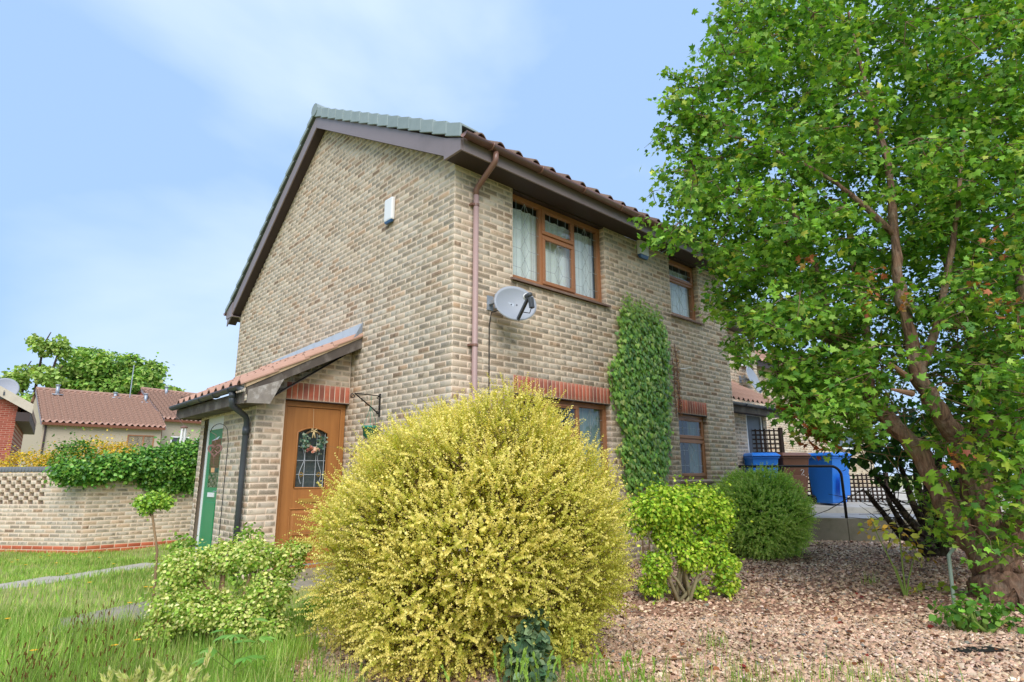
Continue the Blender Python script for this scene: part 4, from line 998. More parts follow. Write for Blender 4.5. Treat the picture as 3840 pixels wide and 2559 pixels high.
def clump(c, rad, n, size, cols, w, T, g=rng, fill=.45, up=.5, jit=.18):
    """leaves through an ellipsoid, denser towards its skin"""
    d_ = rdir(n, g); r_ = g.random(n)**(1/3.); r_ = (fill*r_+(1-fill)*g.uniform(.72, 1.05, n))*(1+.35*np.abs(g.normal(0, 1, n))*(g.random(n) < .25))
    P = np.asarray(c)+d_*r_[:, None]*np.asarray(rad)
    N = unit(d_+up*np.array([0, 0, 1.])+g.normal(0, .55, (n, 3))); A = unit(np.cross(N, rdir(n, g))+.5*d_-np.array([0, 0, .25]))
    return (P, A, N, size*g.uniform(.65, 1.25, n), colmix(n, cols, w, jit, g), T)
IVC = [S(96, 154, 62), S(124, 180, 78), S(66, 122, 52), S(156, 200, 100)]
iv = thing('ivy_hedge', 'dense ivy spilling over the top of the brick garden wall', 'ivy', (c0[0]+1.3, c0[1], zb0)); pr_ = []
for (u, z, du, dy_, dz, n) in ((.0, 1.28, .45, .28, .20, 900), (.5, 1.40, .55, .30, .26, 1300), (1.1, 1.45, .6, .34, .34, 1700), (1.7, 1.55, .6, .36, .42, 1900), (2.3, 1.6, .6, .36, .48, 1900), (1.45, 1.12, .33, .16, .24, 600), (2.0, 1.10, .45, .16, .26, 800), (2.9, 1.65, .6, .36, .5, 1600), (-.3, 1.30, .32, .26, .22, 600), (1.15, 1.12, .35, .14, .2, 400)):
    pr_.append(clump((c0[0]+u, c0[1]-.03, z), (du, dy_, dz), n*2, .066, IVC, [.4, .3, .2, .1], T_OVAL))
leaves('foliage', pr_, M_LEAFG, iv, org=iv.location)
m = MB()
for k in range(5): x = .9+k*.4; m.tube([(x-1.3, .30, .1), (x-1.3+.08*math.sin(k), .28, .9), (x-1.3+.1, .2, 1.5)], [.03, .02, .01], 6)
m.build('stem', M_BARKD, iv)
def shrub(name, label, cat, base, lumps, n, size, cols, w, T=T_DIAM, stems=6, group=None, mat=None, bark=None, fill=.45, up=.5):
    """lumps: (dx,dy,dz,rx,ry,rz); n leaves per unit surface"""
    t = thing(name, label, cat, base, 0, group); ps = []
    for (dx, dy, dz, rx, ry, rz) in lumps: ps.append(clump((dx, dy, dz), (rx, ry, rz), int(n*(rx*ry+ry*rz+rx*rz)), size, cols, w, T, fill=fill, up=up))
    leaves('foliage', ps, mat or M_LEAF, t)
    m = MB()
    for k in range(stems):
        l = lumps[k % len(lumps)]; a = k*2.4; m.tube([(.08*math.cos(a), .08*math.sin(a), -.03), (l[0]*.45+.06*math.cos(a), l[1]*.45+.06*math.sin(a), l[2]*.55), (l[0]+.2*l[3]*math.cos(a), l[1]+.2*l[4]*math.sin(a), l[2]+.2*l[5])], [.022, .015, .006], 6)
    m.build('stem', bark or M_TWIG, t, True)
    return t
YELC = [S(222, 196, 62), S(196, 182, 60), S(150, 168, 60), S(236, 214, 100)]
q = at(95, 1040, 14.5); shrub('golden_hedge', 'golden yellow hedge beyond the coping of the garden wall', 'shrub', (q[0], q[1], -.3), [(-.25, .2, 1.62, .55, .4, .5), (.35, -.1, 1.68, .5, .4, .5)], 4200, .05, YELC, [.5, .25, .15, .1])
q = at(175, 1030, 14.3); shrub('green_hedge', 'mid green bush rising between two golden hedges', 'shrub', (q[0], q[1], -.3), [(.0, 0, 1.75, .5, .4, .65)], 3600, .06, [S(86, 138, 50), S(120, 166, 64), S(56, 104, 40)], [.5, .3, .2])
q = at(240, 1030, 15.5); shrub('golden_hedge', 'golden yellow hedge behind the ivy, under a timber framed window', 'shrub', (q[0], q[1], -.3), [(-.2, .0, 1.95, .5, .4, .5), (.35, -.1, 1.9, .5, .4, .5)], 4200, .05, YELC, [.5, .25, .15, .1])

q = WL_.to(np.array([1.6, 0, -.75])); shrub('low_hedge', 'dark green hedge seen through the honeycomb brick openings', 'hedge', (q[0], q[1], -.2), [(dl[0]*k, dl[1]*k, .75, .5, .4, .55) for k in (-2.2, -1.5, -.8, -.1, .6, 1.3, 2.0)], 1500, .08, [S(60, 100, 44), S(46, 84, 38)], None)
# ================================================================== far houses (left)
M_FBRICK = (lambda t: t.done(t.bsdf(t.mix(t.noise(t.mapping(t.obj(), (3, 3, 9)), 2.5, 5, .75), S(176, 160, 138), S(206, 192, 170)), .95, .1)))(NT('far_buff_brick'))
def far_red():
    t = NT('far_red_brick'); p = t.obj(); b = t.n('ShaderNodeTexBrick'); t.put(b.inputs['Vector'], t.mapping(p, (1, 1, 1), (0, 0, 0), (R(90), 0, 0)))
    b.inputs['Color1'].default_value = S(168, 92, 76)+(1,); b.inputs['Color2'].default_value = S(146, 78, 64)+(1,); b.inputs['Mortar'].default_value = S(190, 150, 132)+(1,)
    b.inputs['Scale'].default_value = 1.0; b.inputs['Mortar Size'].default_value = .006; b.inputs['Brick Width'].default_value = .225; b.inputs['Row Height'].default_value = .075
    return t.done(t.bsdf(b.outputs['Color'], .95, .1))
M_FRED = far_red()
M_FGLASS = plain('far_dark_glass', S(64, 70, 78), .15, .2, 2, .6)
def far_window(par, x0, x1, z0, z1, y, fm, bars=(.5,)):
    m = MB(); frame_rect(m, x0, x1, z0, z1, y-.04, y+.04, .07)
    for f in bars: m.box(x0+(x1-x0)*f-.035, x0+(x1-x0)*f+.035, y-.038, y+.038, z0+.07, z1-.07)
    w_ = m.build('window', fm, par); m = MB(); m.box(x0+.05, x1-.05, y, y+.02, z0+.05, z1-.05); m.build('pane', M_FGLASS, w_)
    m = MB(); m.box(x0-.05, x1+.05, y-.09, y+.02, z0-.06, z0-.001); m.build('sill', M_SILL, w_)
def far_house(name, label, p0, p1, depth, zg, ze, zr, wallm, gabm, wins, group=None):
    """front wall from p0 to p1 seen from this side, gable roof, ridge parallel to the front"""
    p0, p1 = np.array(p0), np.array(p1); L_ = float(np.linalg.norm(p1-p0)); ang = math.atan2(p1[1]-p0[1], p1[0]-p0[0])
    t = thing(name, label, 'house', (p0[0], p0[1], zg), ang, group); h, r_ = ze-zg, zr-zg
    m = MB(); m.box(0, L_, 0, depth, -.5, h); m.build('wall', wallm, t)
    m = MB()
    for x in (0.0, L_): m.prism([(0, h), (depth, h), (depth/2, r_-.12)], .02, 'x', x-.01)
    m.build('gable', gabm, t)
    rf = corrugated(-.15, L_+.15, -.35, h-.02, depth/2, r_, .33, .085, 14, M_FTILE, 'roof', t); corrugated(-.15, L_+.15, depth+.35, h-.02, depth/2, r_, .33, .05, 6, M_FTILE, 'rear_roof', t)
    m = MB(); m.tube([(-.15, depth/2, r_+.02), (L_+.15, depth/2, r_+.02)], .11, 8); m.build('ridge', M_FTILE, rf)
    m = MB(); m.box(-.12, L_+.12, -.36, -.30, h-.18, h-.02); m.box(-.12, L_+.12, -.30, 0, h-.12, h-.10); m.build('fascia', plain('red_brown_fascia', S(120, 74, 54), .6), t)
    for x in (-.16, L_+.12):
        m = MB(); m.add([(xx, y, z) for xx in (x, x+.04) for y, z in ((-.36, h-.2), (depth/2, r_-.22), (depth/2, r_-.02), (-.36, h))], [(0, 1, 2, 3), (4, 7, 6, 5), (0, 4, 5, 1), (1, 5, 6, 2), (2, 6, 7, 3), (3, 7, 4, 0)]); m.build('bargeboard', M_FASCIA, t)
    for (x0, x1, z0, z1, fm, bars) in wins: far_window(t, x0, x1, z0-zg, z1-zg, 0, fm, bars)
    return t, L_, h, r_
def flue(t, x, y, z, h=.5):
    m = MB(); m.tube([(x, y, z-.2), (x, y, z+h)], .10, 10); m.tube([(x, y, z+h), (x, y, z+h+.06)], .14, 10); m.box(x-.3, x+.3, y-.25, y+.25, z-.12, z-.06); m.build('flue', M_GALV, t, True)
pA, pB = at(100, 968, 36), at(372, 984, 40.6)
t1, L1, h1, r1 = far_house('terraced_house', 'long buff terraced house with brown tiled roof beyond the garden wall', pA[:2], pB[:2], 7.0, -1.2, pA[2]-.05, at(75, 897, 39.0)[2], M_FBRICK, M_FBRICK,
    [(4.75-.3, 6.0, 2.3, 3.9, M_OAKX, (.6,)), (4.4+3.2-.6, 4.4+3.2+.6-.05, 2.6, 3.9, M_WHITE, (.5,))])
flue(t1, .9, 3.0, r1-.25); flue(t1, L1-.4, 3.0, r1-.35); flue(t1, 4.2, 3.3, r1-.15, .25)
m = MB(); m.tube([(.15, -.06, h1-.2), (.15, -.06, 0)], .05, 8); m.build('downpipe', M_SOFFIT, t1)
pA, pB = at(376, 963, 41.6), at(530, 976, 45.8)
t2, L2, h2, r2 = far_house('terraced_house', 'taller terraced house with red brick gable at the end of the long roof', pA[:2], pB[:2], 6.5, -1.2, pA[2], at(330, 899, 44.5)[2], M_FBRICK, M_FRED, [(2.4, 3.5, 2.7, 3.9, M_WHITE, (.5,))])
m = MB(); m.box(-.02, 0, 0, 6.5, h2-1.6, h2); m.build('gable_infill', M_FRED, t2)
flue(t2, 1.5, 3.0, r2-.25)
m = MB(); m.tube([(-1.2, 2.5, r2-1.0), (-1.2, 2.5, r2+1.5)], .03, 6); m.build('aerial_mast', M_GALV, t2)
pR = at(30, 1000, 22)
t3 = thing('red_brick_house', 'red brick house corner with white bargeboards and dish beyond garden wall', 'house', (pR[0], pR[1], -1.0), R(-6)); hR = at(40, 930, 22)[2]+1.0
m = MB(); m.box(-7, 0, 0, 8, -.5, hR); m.prism([(-7, hR), (0, hR), (-3.5, hR+2.1)], 8, 'y', 0); m.build('wall', M_FRED, t3)
m = MB(); m.add([(x, y, z) for y in (-.35, 8.2) for x, z in ((.40, hR-.26), (-3.5, hR+2.1), (-3.5, hR+2.35), (.40, hR-.02))], [(0, 1, 2, 3), (7, 6, 5, 4), (0, 4, 5, 1), (1, 5, 6, 2), (2, 6, 7, 3), (3, 7, 4, 0)]); m.build('roof', M_FTILE, t3)
m = MB(); m.add([(x, y, z) for y in (-.38, -.35) for x, z in ((.45, hR-.34), (-3.5, hR+1.95), (-3.5, hR+2.3), (.45, hR+.0))], [(0, 1, 2, 3), (7, 6, 5, 4), (0, 4, 5, 1), (1, 5, 6, 2), (2, 6, 7, 3), (3, 7, 4, 0)]); m.build('bargeboard', plain('cream_bargeboard', S(196, 184, 166), .6), t3)
m = MB(); m.box(.0, .4, -.33, 8.2, hR-.62, hR-.30); m.build('eaves_box', M_SOFFIT, t3)
dish('grey satellite dish on the red brick house at the garden edge', (at(-2, 890, 21.9)[0], at(-2, 890, 21.9)[1], at(10, 893, 22)[2]), R(-6), R(-18), .42, .42, False)
q0 = at(2, 1032, 20)
m = MB(); fw_ = thing('boundary_wall', 'low brown wall with dark coping in front of far terraced house', 'wall', (q0[0], q0[1], -1.0), R(-42)); m.box(0, 8, 0, .2, -.3, 2.1); m.build('wall', M_FRED, fw_); m = MB(); m.box(-.02, 8.02, -.05, .25, 2.1, 2.24); m.build('coping', M_SOFFIT, fw_)

# trees behind the far houses
def bgtree(label, c, lumps, cols, n, size, trunk, group='trees behind the far houses'):
    t = thing('tree', label, 'tree', (c[0], c[1], -1.5), 0, group); ps = []
    for (dx, dz, r_, rz) in lumps:
        cc = RT*dx; nn = int(n*r_*rz)
        # each lump is a handful of sprays so the crown stays ragged
        k = max(4, int(r_*rz*1.6))
        for _ in range(k):
            d_ = rdir(1)[0]; f = rng.uniform(.35, 1.0); o_ = np.array([cc[0], cc[1], dz])+d_*f*np.array([r_, r_, rz]); s_ = rng.uniform(.28, .5)
            ps.append(clump(o_, (r_*s_, r_*s_, rz*s_*.75), max(20, nn//k), size, cols, None, T_OVAL, fill=.5, up=.8, jit=.22))
    leaves('crown', ps, M_LEAF, t)
    m = MB()
    for (dx, dz, r_, rz) in lumps:
        m.tube([(0, 0, 0), (RT[0]*dx*.3, RT[1]*dx*.3, dz*.5), (RT[0]*dx, RT[1]*dx, dz), (RT[0]*(dx+.3*r_), RT[1]*(dx+.3*r_), dz+rz*.7)], [trunk, trunk*.6, trunk*.3, .04], 7)
    m.build('trunk', M_BARKD, t, True)
TG = [S(124, 170, 76), S(152, 192, 96), S(98, 146, 66), S(174, 206, 116)]
q = at(235, 1000, 56); bgtree('broad dense green tree behind the long tiled roof', q, [(-1.8, 12.0, 3.0, 2.8), (1.2, 11.8, 3.0, 2.9), (3.9, 10.6, 2.6, 2.4), (-.3, 9.2, 4.6, 2.4), (5.6, 9.8, 1.7, 1.8), (-3.6, 10.2, 2.2, 2.2), (2.6, 8.6, 3.4, 2.0)], TG, 520, .36, .4)
q = at(60, 1000, 52); bgtree('tall airy pale green tree behind the terraced house gable', q, [(.2, 14.2, 1.5, 1.6), (1.7, 14.0, 1.1, 1.3), (-1.2, 11.6, 1.8, 1.6), (1.6, 11.2, 2.0, 1.6), (-2.8, 10.0, 1.9, 1.6), (.5, 9.0, 2.8, 1.8), (-2.4, 8.2, 2.4, 1.6)], [S(158, 192, 104), S(184, 212, 130), S(130, 168, 84)], 240, .34, .25)
q = at(425, 1000, 70); bgtree('low distant tree line above the farther roof', q, [(-2, 9.6, 2.6, 1.5), (1.5, 9.8, 2.6, 1.3), (4.5, 9.4, 2.4, 1.3)], TG, 300, .45, .3)

# ================================================================== right: raised path, neighbour houses, bins, rail, trellis
def atY(u, v, Y):
    x = (u*PXS-1920)/FPX; y = -(v*PXS-1279.5)/FPX; r = FW+x*_r+y*_u
    return CAM+r*(Y-CAM[1])/r[1]
rw0, rw1, rw2 = np.array([6.45, .25]), np.array([7.36, -.64]), np.array([11.2, -4.5])
RWT = thing('retaining_wall', 'stained concrete retaining wall along the raised path', 'wall', (rw0[0], rw0[1], 0))
dw = unit(rw2-rw0); nw = np.array([-dw[1], dw[0]])          # nw points away from the camera
cuts = [0, 1.30, 2.02, 2.95, 3.9, 4.9, 6.7]
for a, c in zip(cuts[:-1], cuts[1:]):
    zt = lambda s_: .47-.035*s_*.5
    p0, p1 = dw*(a+.004), dw*(c-.004)
    m = MB(); m.add([(p[0]+nw[0]*o_, p[1]+nw[1]*o_, z) for o_ in (0, .12) for p, z in ((p0, -.2), (p1, -.2), (p1, zt(c)), (p0, zt(a)))], [(0, 1, 2, 3), (7, 6, 5, 4), (0, 4, 5, 1), (1, 5, 6, 2), (2, 6, 7, 3), (3, 7, 4, 0)])
    m.build('concrete_panel', M_CONC, RWT, bevel=.006)
P2 = lambda s_, o_: tuple(rw0+dw*s_+nw*o_)
def sloped(name, quad, zs, mat, t=.5):
    m = MB(); m.add([(p[0], p[1], z) for p, z in zip(quad, zs)]+[(p[0], p[1], -.3) for p in quad], [(0, 1, 2, 3), (0, 4, 5, 1), (1, 5, 6, 2), (2, 6, 7, 3), (3, 7, 4, 0)])
    o = m.build(name, mat); bm_fix(o); return tag(o, kind='structure')
def bm_fix(o):
    import bmesh
    b = bmesh.new(); b.from_mesh(o.data); bmesh.ops.recalc_face_normals(b, faces=b.faces); b.to_mesh(o.data); b.free()
M_PATH = concrete('grey_path_concrete', S(150, 150, 150), S(176, 176, 176))
sloped('raised_path', [P2(-.2, .121), P2(6.7, .121), P2(6.7, 1.15), P2(-.2, 1.15)], [.462, .345, .40, .50], M_PATH)
sloped('bin_yard', [P2(-.2, 1.16), P2(6.7, 1.16), P2(9, 8.5), P2(-1.5, 3.5)], [.60, .52, .9, .62], M_SLAB)
NEI = thing('neighbour_house', 'set back buff brick neighbour house with white window and tiled lean-to porch', 'house', (0, 0, 0))
NY = 1.85; nx0 = XE+.02; nx1 = float(atY(1739, 850, NY)[0]); nzt = float(atY(1683, 748, NY-.3)[2])
NW = Wall((nx0, NY, 0), (1, 0, 0), (0, -1, 0))
wa, wb = float(atY(1698, 775, NY)[0])-nx0, float(atY(1728.5, 845, NY)[0])-nx0; wz0, wz1 = float(atY(1715, 842, NY)[2]), float(atY(1700, 768, NY)[2])
nsp = cut(lambda z: [(0.0, nx1-nx0)], [(wa, wb, wz0-.02, wz1)])
strips(NW, 0, nzt, nsp, 'wall', NEI)
PY = .80; PW = Wall((nx0, PY, 0), (1, 0, 0), (0, -1, 0)); pge = atY(1775, 940, PY-.32); px1 = float(atY(1760, 960, PY)[0]); pzt = float(atY(1700, 938, PY)[2])
da, db = float(atY(1714, 960, PY)[0])-nx0, float(atY(1752, 960, PY)[0])-nx0; dzt = float(atY(1735, 950, PY)[2])
psp = cut(lambda z: [(0.0, px1-nx0)], [(da, db, .3, dzt)])
strips(PW, .3, pzt, psp, 'porch_wall', NEI)
PSW = Wall((px1, PY, 0), (0, 1, 0), (1, 0, 0)); strips(PSW, .3, pzt, lambda z: [(0.0, NY-PY)], 'porch_end_wall', NEI)
HY = 3.3; hx1 = float(atY(2000, 1000, HY)[0]); hzt = float(atY(1760, 838, HY-.3)[2])
brickwork(NEI, [(NW, courses(.3, nzt, nsp)), (PW, courses(.3, pzt, psp, 1))], M_BRICK, 220, 'brickwork', lambda x, y: x < 1676 or x > 1800 or y > 1080 or (y < 770))
W_ = window(NEI, nx0+wa, nx0+wb, wz0, wz1, NY+.05, [(nx0+wa, nx0+wb, wz0, wz0+(wz1-wz0)*.62, 0), (nx0+wa, nx0+wb, wz0+(wz1-wz0)*.62, wz1, 0)], [(0, 1)], M_WHITE, lead=False)
m = MB(); frame_rect(m, nx0+da+.01, nx0+db-.01, .5, dzt, PY+.02, PY+.09, .06); nd_ = m.build('door', M_WHITE, NEI); m = MB(); m.box(nx0+da+.06, nx0+db-.06, PY+.04, PY+.07, .5, dzt-.06); m.build('door_leaf', plain('slate_grey_door', S(92, 96, 104), .4), nd_)
m = MB(); m.box(nx0, nx1, NY-.32, NY, nzt-.01, nzt); m.box(nx0, nx1, NY-.34, NY-.32, nzt-.03, nzt+.17); m.build('eaves', M_SOFFIT, NEI)
corrugated(nx0, nx1+.1, NY-.45, nzt+.1, NY+3.6, nzt+2.2, .30, .055, 11, M_BTILE, 'roof', NEI)
m = MB(); m.prism([(NY, 0), (NY+7, 0), (NY+7, nzt), (NY+3.6, nzt+2.1), (NY, nzt+.05)], nx1-nx0-.02, 'x', nx0+.01); o = m.build('house_core', M_MORT, NEI); o.location = (0, .30, 0)
zge = float(pge[2]); ztop = float(atY(1690, 880, NY)[2])
corrugated(nx0, px1+.25, PY-.38, zge+.04, NY-.01, ztop, .20, .045, 4, M_RTILE, 'porch_roof', NEI, .028)
gutter((nx0, PY-.40, zge), (px1+.3, PY-.40, zge), (0, -1, 0), .05, M_GUTG, 'porch_gutter', NEI, 4)
m = MB(); m.box(nx0, px1+.3, PY-.34, PY-.31, zge-.17, zge); m.box(nx0, px1+.3, PY-.31, PY, zge-.14, zge-.12); m.build('porch_fascia', M_TIMB, NEI)
dq = atY(1700, 872, NY)
dish('grey satellite dish above the tiled porch roof of neighbour house', (dq[0], NY-.005, dq[2]), R(8), R(-18), .40, .36, False)
H3 = thing('terrace_end_house', 'further set back buff brick house with low eaves behind the maple', 'house', (nx1, HY, 0))
hw = Wall((0, 0, 0), (1, 0, 0), (0, -1, 0)); w3a, w3b = float(atY(1905, 985, HY)[0])-nx1, float(atY(1965, 985, HY)[0])-nx1; w3z0, w3z1 = float(atY(1930, 1032, HY)[2]), float(atY(1930, 978, HY)[2])
hs = cut(lambda z: [(-.9, hx1-nx1)], [(w3a, w3b, w3z0, w3z1)])
strips(hw, .3, hzt, hs, 'wall', H3); cc3 = courses(.3, hzt, hs)
Wl3 = Wall((nx1, HY, 0), (1, 0, 0), (0, -1, 0))
q3 = np.array(cc3); V, F, UV = brick_geo(q3[:, 0], q3[:, 1], q3[:, 2], q3[:, 3], rng.uniform(.0025, .0045, len(q3))); me = raw_mesh('brickwork', hw.to(V).reshape(-1, 3), F, M_BRICK); set_tint(me, np.repeat(rng.random((len(q3), 3)), 12, 0)); set_uv(me, UV.reshape(-1, 2), F); link('brickwork', me, H3)['kind'] = 'stuff'
far_window(H3, w3a, w3b, w3z0, w3z1, .02, M_WHITE, (.5,))
m = MB(); m.box(-.9, hx1-nx1, -.3, 0, hzt-.01, hzt); m.box(-.9, hx1-nx1, -.33, -.3, hzt-.12, hzt+.06); m.build('fascia', M_SOFFIT, H3)
corrugated(-.9, hx1-nx1, -.42, hzt+.03, 3.2, hzt+2.0, .30, .055, 10, M_RTILE, 'roof', H3)
m = MB(); m.prism([(.25, 0), (6.5, 0), (6.5, hzt), (3.2, hzt+1.9), (.25, hzt)], hx1-nx1+.85, 'x', -.88); m.build('house_core', M_MORT, H3)

def wheelie_bin(label, loc, rz, mat, mark=False, s_=1.0):
    t = thing('wheelie_bin', label, 'bin', loc, rz, 'wheelie bins'); m = MB()
    def rect(w, d, z, y=0): return [(-w/2*s_, (-d/2+y)*s_, z*s_), (w/2*s_, (-d/2+y)*s_, z*s_), (w/2*s_, (d/2+y)*s_, z*s_), (-w/2*s_, (d/2+y)*s_, z*s_)]
    secs = [rect(.42, .44, .03, .06), rect(.43, .46, .06, .05), rect(.54, .64, .93, 0), rect(.575, .69, .935, 0), rect(.575, .69, .975, 0)]
    V = [p for s in secs for p in s]; F = [(3, 2, 1, 0), (16, 17, 18, 19)]
    for i in range(4):
        for k in range(4): F.append((i*4+k, i*4+(k+1) % 4, i*4+4+(k+1) % 4, i*4+4+k))
    m.add(V, F); m.build('body', mat, t, bevel=.018)
    m = MB(); secs = [rect(.60, .74, .978, -.01), rect(.60, .74, 1.0, -.01), rect(.50, .60, 1.055, .02)]; V = [p for s in secs for p in s]; F = [(3, 2, 1, 0), (8, 9, 10, 11)]
    for i in range(2):
        for k in range(4): F.append((i*4+k, i*4+(k+1) % 4, i*4+4+(k+1) % 4, i*4+4+k))
    m.add(V, F); m.build('lid', mat, t, bevel=.014)
    for sx in (-1, 1):
        m = MB(); m.lathe([(.03, -.03), (.095, -.03), (.10, -.02), (.10, .02), (.095, .03), (.03, .03)], (sx*.25*s_, .28*s_, .10*s_), 16, 'x'); m.build('wheel', M_RUBBER, t, True)
    m = MB(); m.tube([(-.26*s_, .385*s_, .95*s_), (.26*s_, .385*s_, .95*s_)], .014, 8); m.build('handle', mat, t)
    m = MB(); m.box(-.15*s_, .15*s_, -.30*s_, -.285*s_, .22*s_, .62*s_); o = m.build('front_rib', mat, t, bevel=.006); o.rotation_euler = (R(5.6), 0, 0)
    if mark:
        m = MB(); y = -.298*s_
        pts = [(-.03, .05), (-.015, .075), (.015, .075), (.03, .05), (.02, .03), (-.03, -.03), (.035, -.03)]
        m.tube([(.12+px_, -.283-.0, .62+pz_) for px_, pz_ in pts], .005, 4); m.tube([(.05, -.28, .555), (.2, -.28, .555)], .004, 4); m.build('painted_number', M_WHITE, t)
    return t
BD = 12.7
for (u, v, mat, lab, rz, mk) in ((1752, 1152, M_BINB, 'blue wheelie bin beside trellis, half hidden behind green bush', R(-40), 0), (1823, 1158, M_BINN, 'brown wheelie bin with painted number between two blue bins', R(-42), 1), (1913, 1155, M_BINB, 'blue wheelie bin standing apart with both wheels showing, beside handrail post', R(-18), 0)):
    q = at(u, v, BD); wheelie_bin(lab, (q[0], q[1], .60), rz, mat, mk, .98)
def trellis(label, u0, u1, vt, zb, d0, d1, nc, nr):
    p0, p1 = at(u0, vt, d0), at(u1, vt, d1); zt = (p0[2]+p1[2])/2; t = thing('trellis', label, 'trellis', (p0[0], p0[1], zb)); dx, dy = p1[0]-p0[0], p1[1]-p0[1]; ln = math.hypot(dx, dy); t.rotation_euler = (0, 0, math.atan2(dy, dx)); h = zt-zb
    for k in range(nc): x = ln*k/(nc-1); m = MB(); m.box(x-.016, x+.016, -.012, .0, 0, h+rng.uniform(-.01, .02)); m.build('upright_slat', M_TREL, t)
    for k in range(nr): z = h*(k+.6)/nr; m = MB(); m.box(-.02, ln+.02, .001, .013, z-.016, z+.016); m.build('cross_slat', M_TREL, t)
    for x in (-.05, ln+.05): m = MB(); m.box(x-.035, x+.035, -.03, .04, 0, h+.03); m.build('post', M_TREL, t)
trellis('tall square lattice trellis panel in front of neighbour porch door', 1703, 1788, 986, .58, 13.15, 13.25, 9, 17)
trellis('low square lattice trellis fence behind the wheelie bins', 1800, 2030, 1090, .55, 13.45, 13.3, 24, 8)
hp = thing('handrail', 'black tubular handrail with curved end along the raised path', 'handrail', (rw1[0], rw1[1], .45))
def hpt(u, v, o_=.06):
    # point on the vertical plane of the retaining wall
    x = (u*PXS-1920)/FPX; y = -(v*PXS-1279.5)/FPX; r = FW+x*_r+y*_u; n3 = np.array([nw[0], nw[1], 0]); b0 = np.array([rw0[0]+nw[0]*o_, rw0[1]+nw[1]*o_, 0])
    return CAM+r*float((b0-CAM)@n3)/float(r@n3)-np.array([rw1[0], rw1[1], .45])
pL, pR_, pC = hpt(1690, 1072), hpt(1908, 1072), hpt(1945, 1188)
zr_ = (pL[2]+pR_[2])/2; pL[2] = pR_[2] = zr_; dh = unit(pR_-pL); cr_ = float(np.linalg.norm((pC-pR_)[:2])); pts = [pL, pR_]
for q in np.linspace(0, math.pi/2, 8)[1:]: pts.append(pR_+dh*cr_*math.sin(q)-np.array([0, 0, 1.])*cr_*(1-math.cos(q)))
pts.append(np.array([pts[-1][0], pts[-1][1], -.06]))
m = MB(); m.tube([tuple(p) for p in pts], .024, 10); m.build('rail', M_BLACK, hp, True)
m = MB(); pm = pL+dh*.55; m.tube([tuple(pm), (pm[0], pm[1], -.06)], .022, 10); m.build('post', M_BLACK, hp, True)

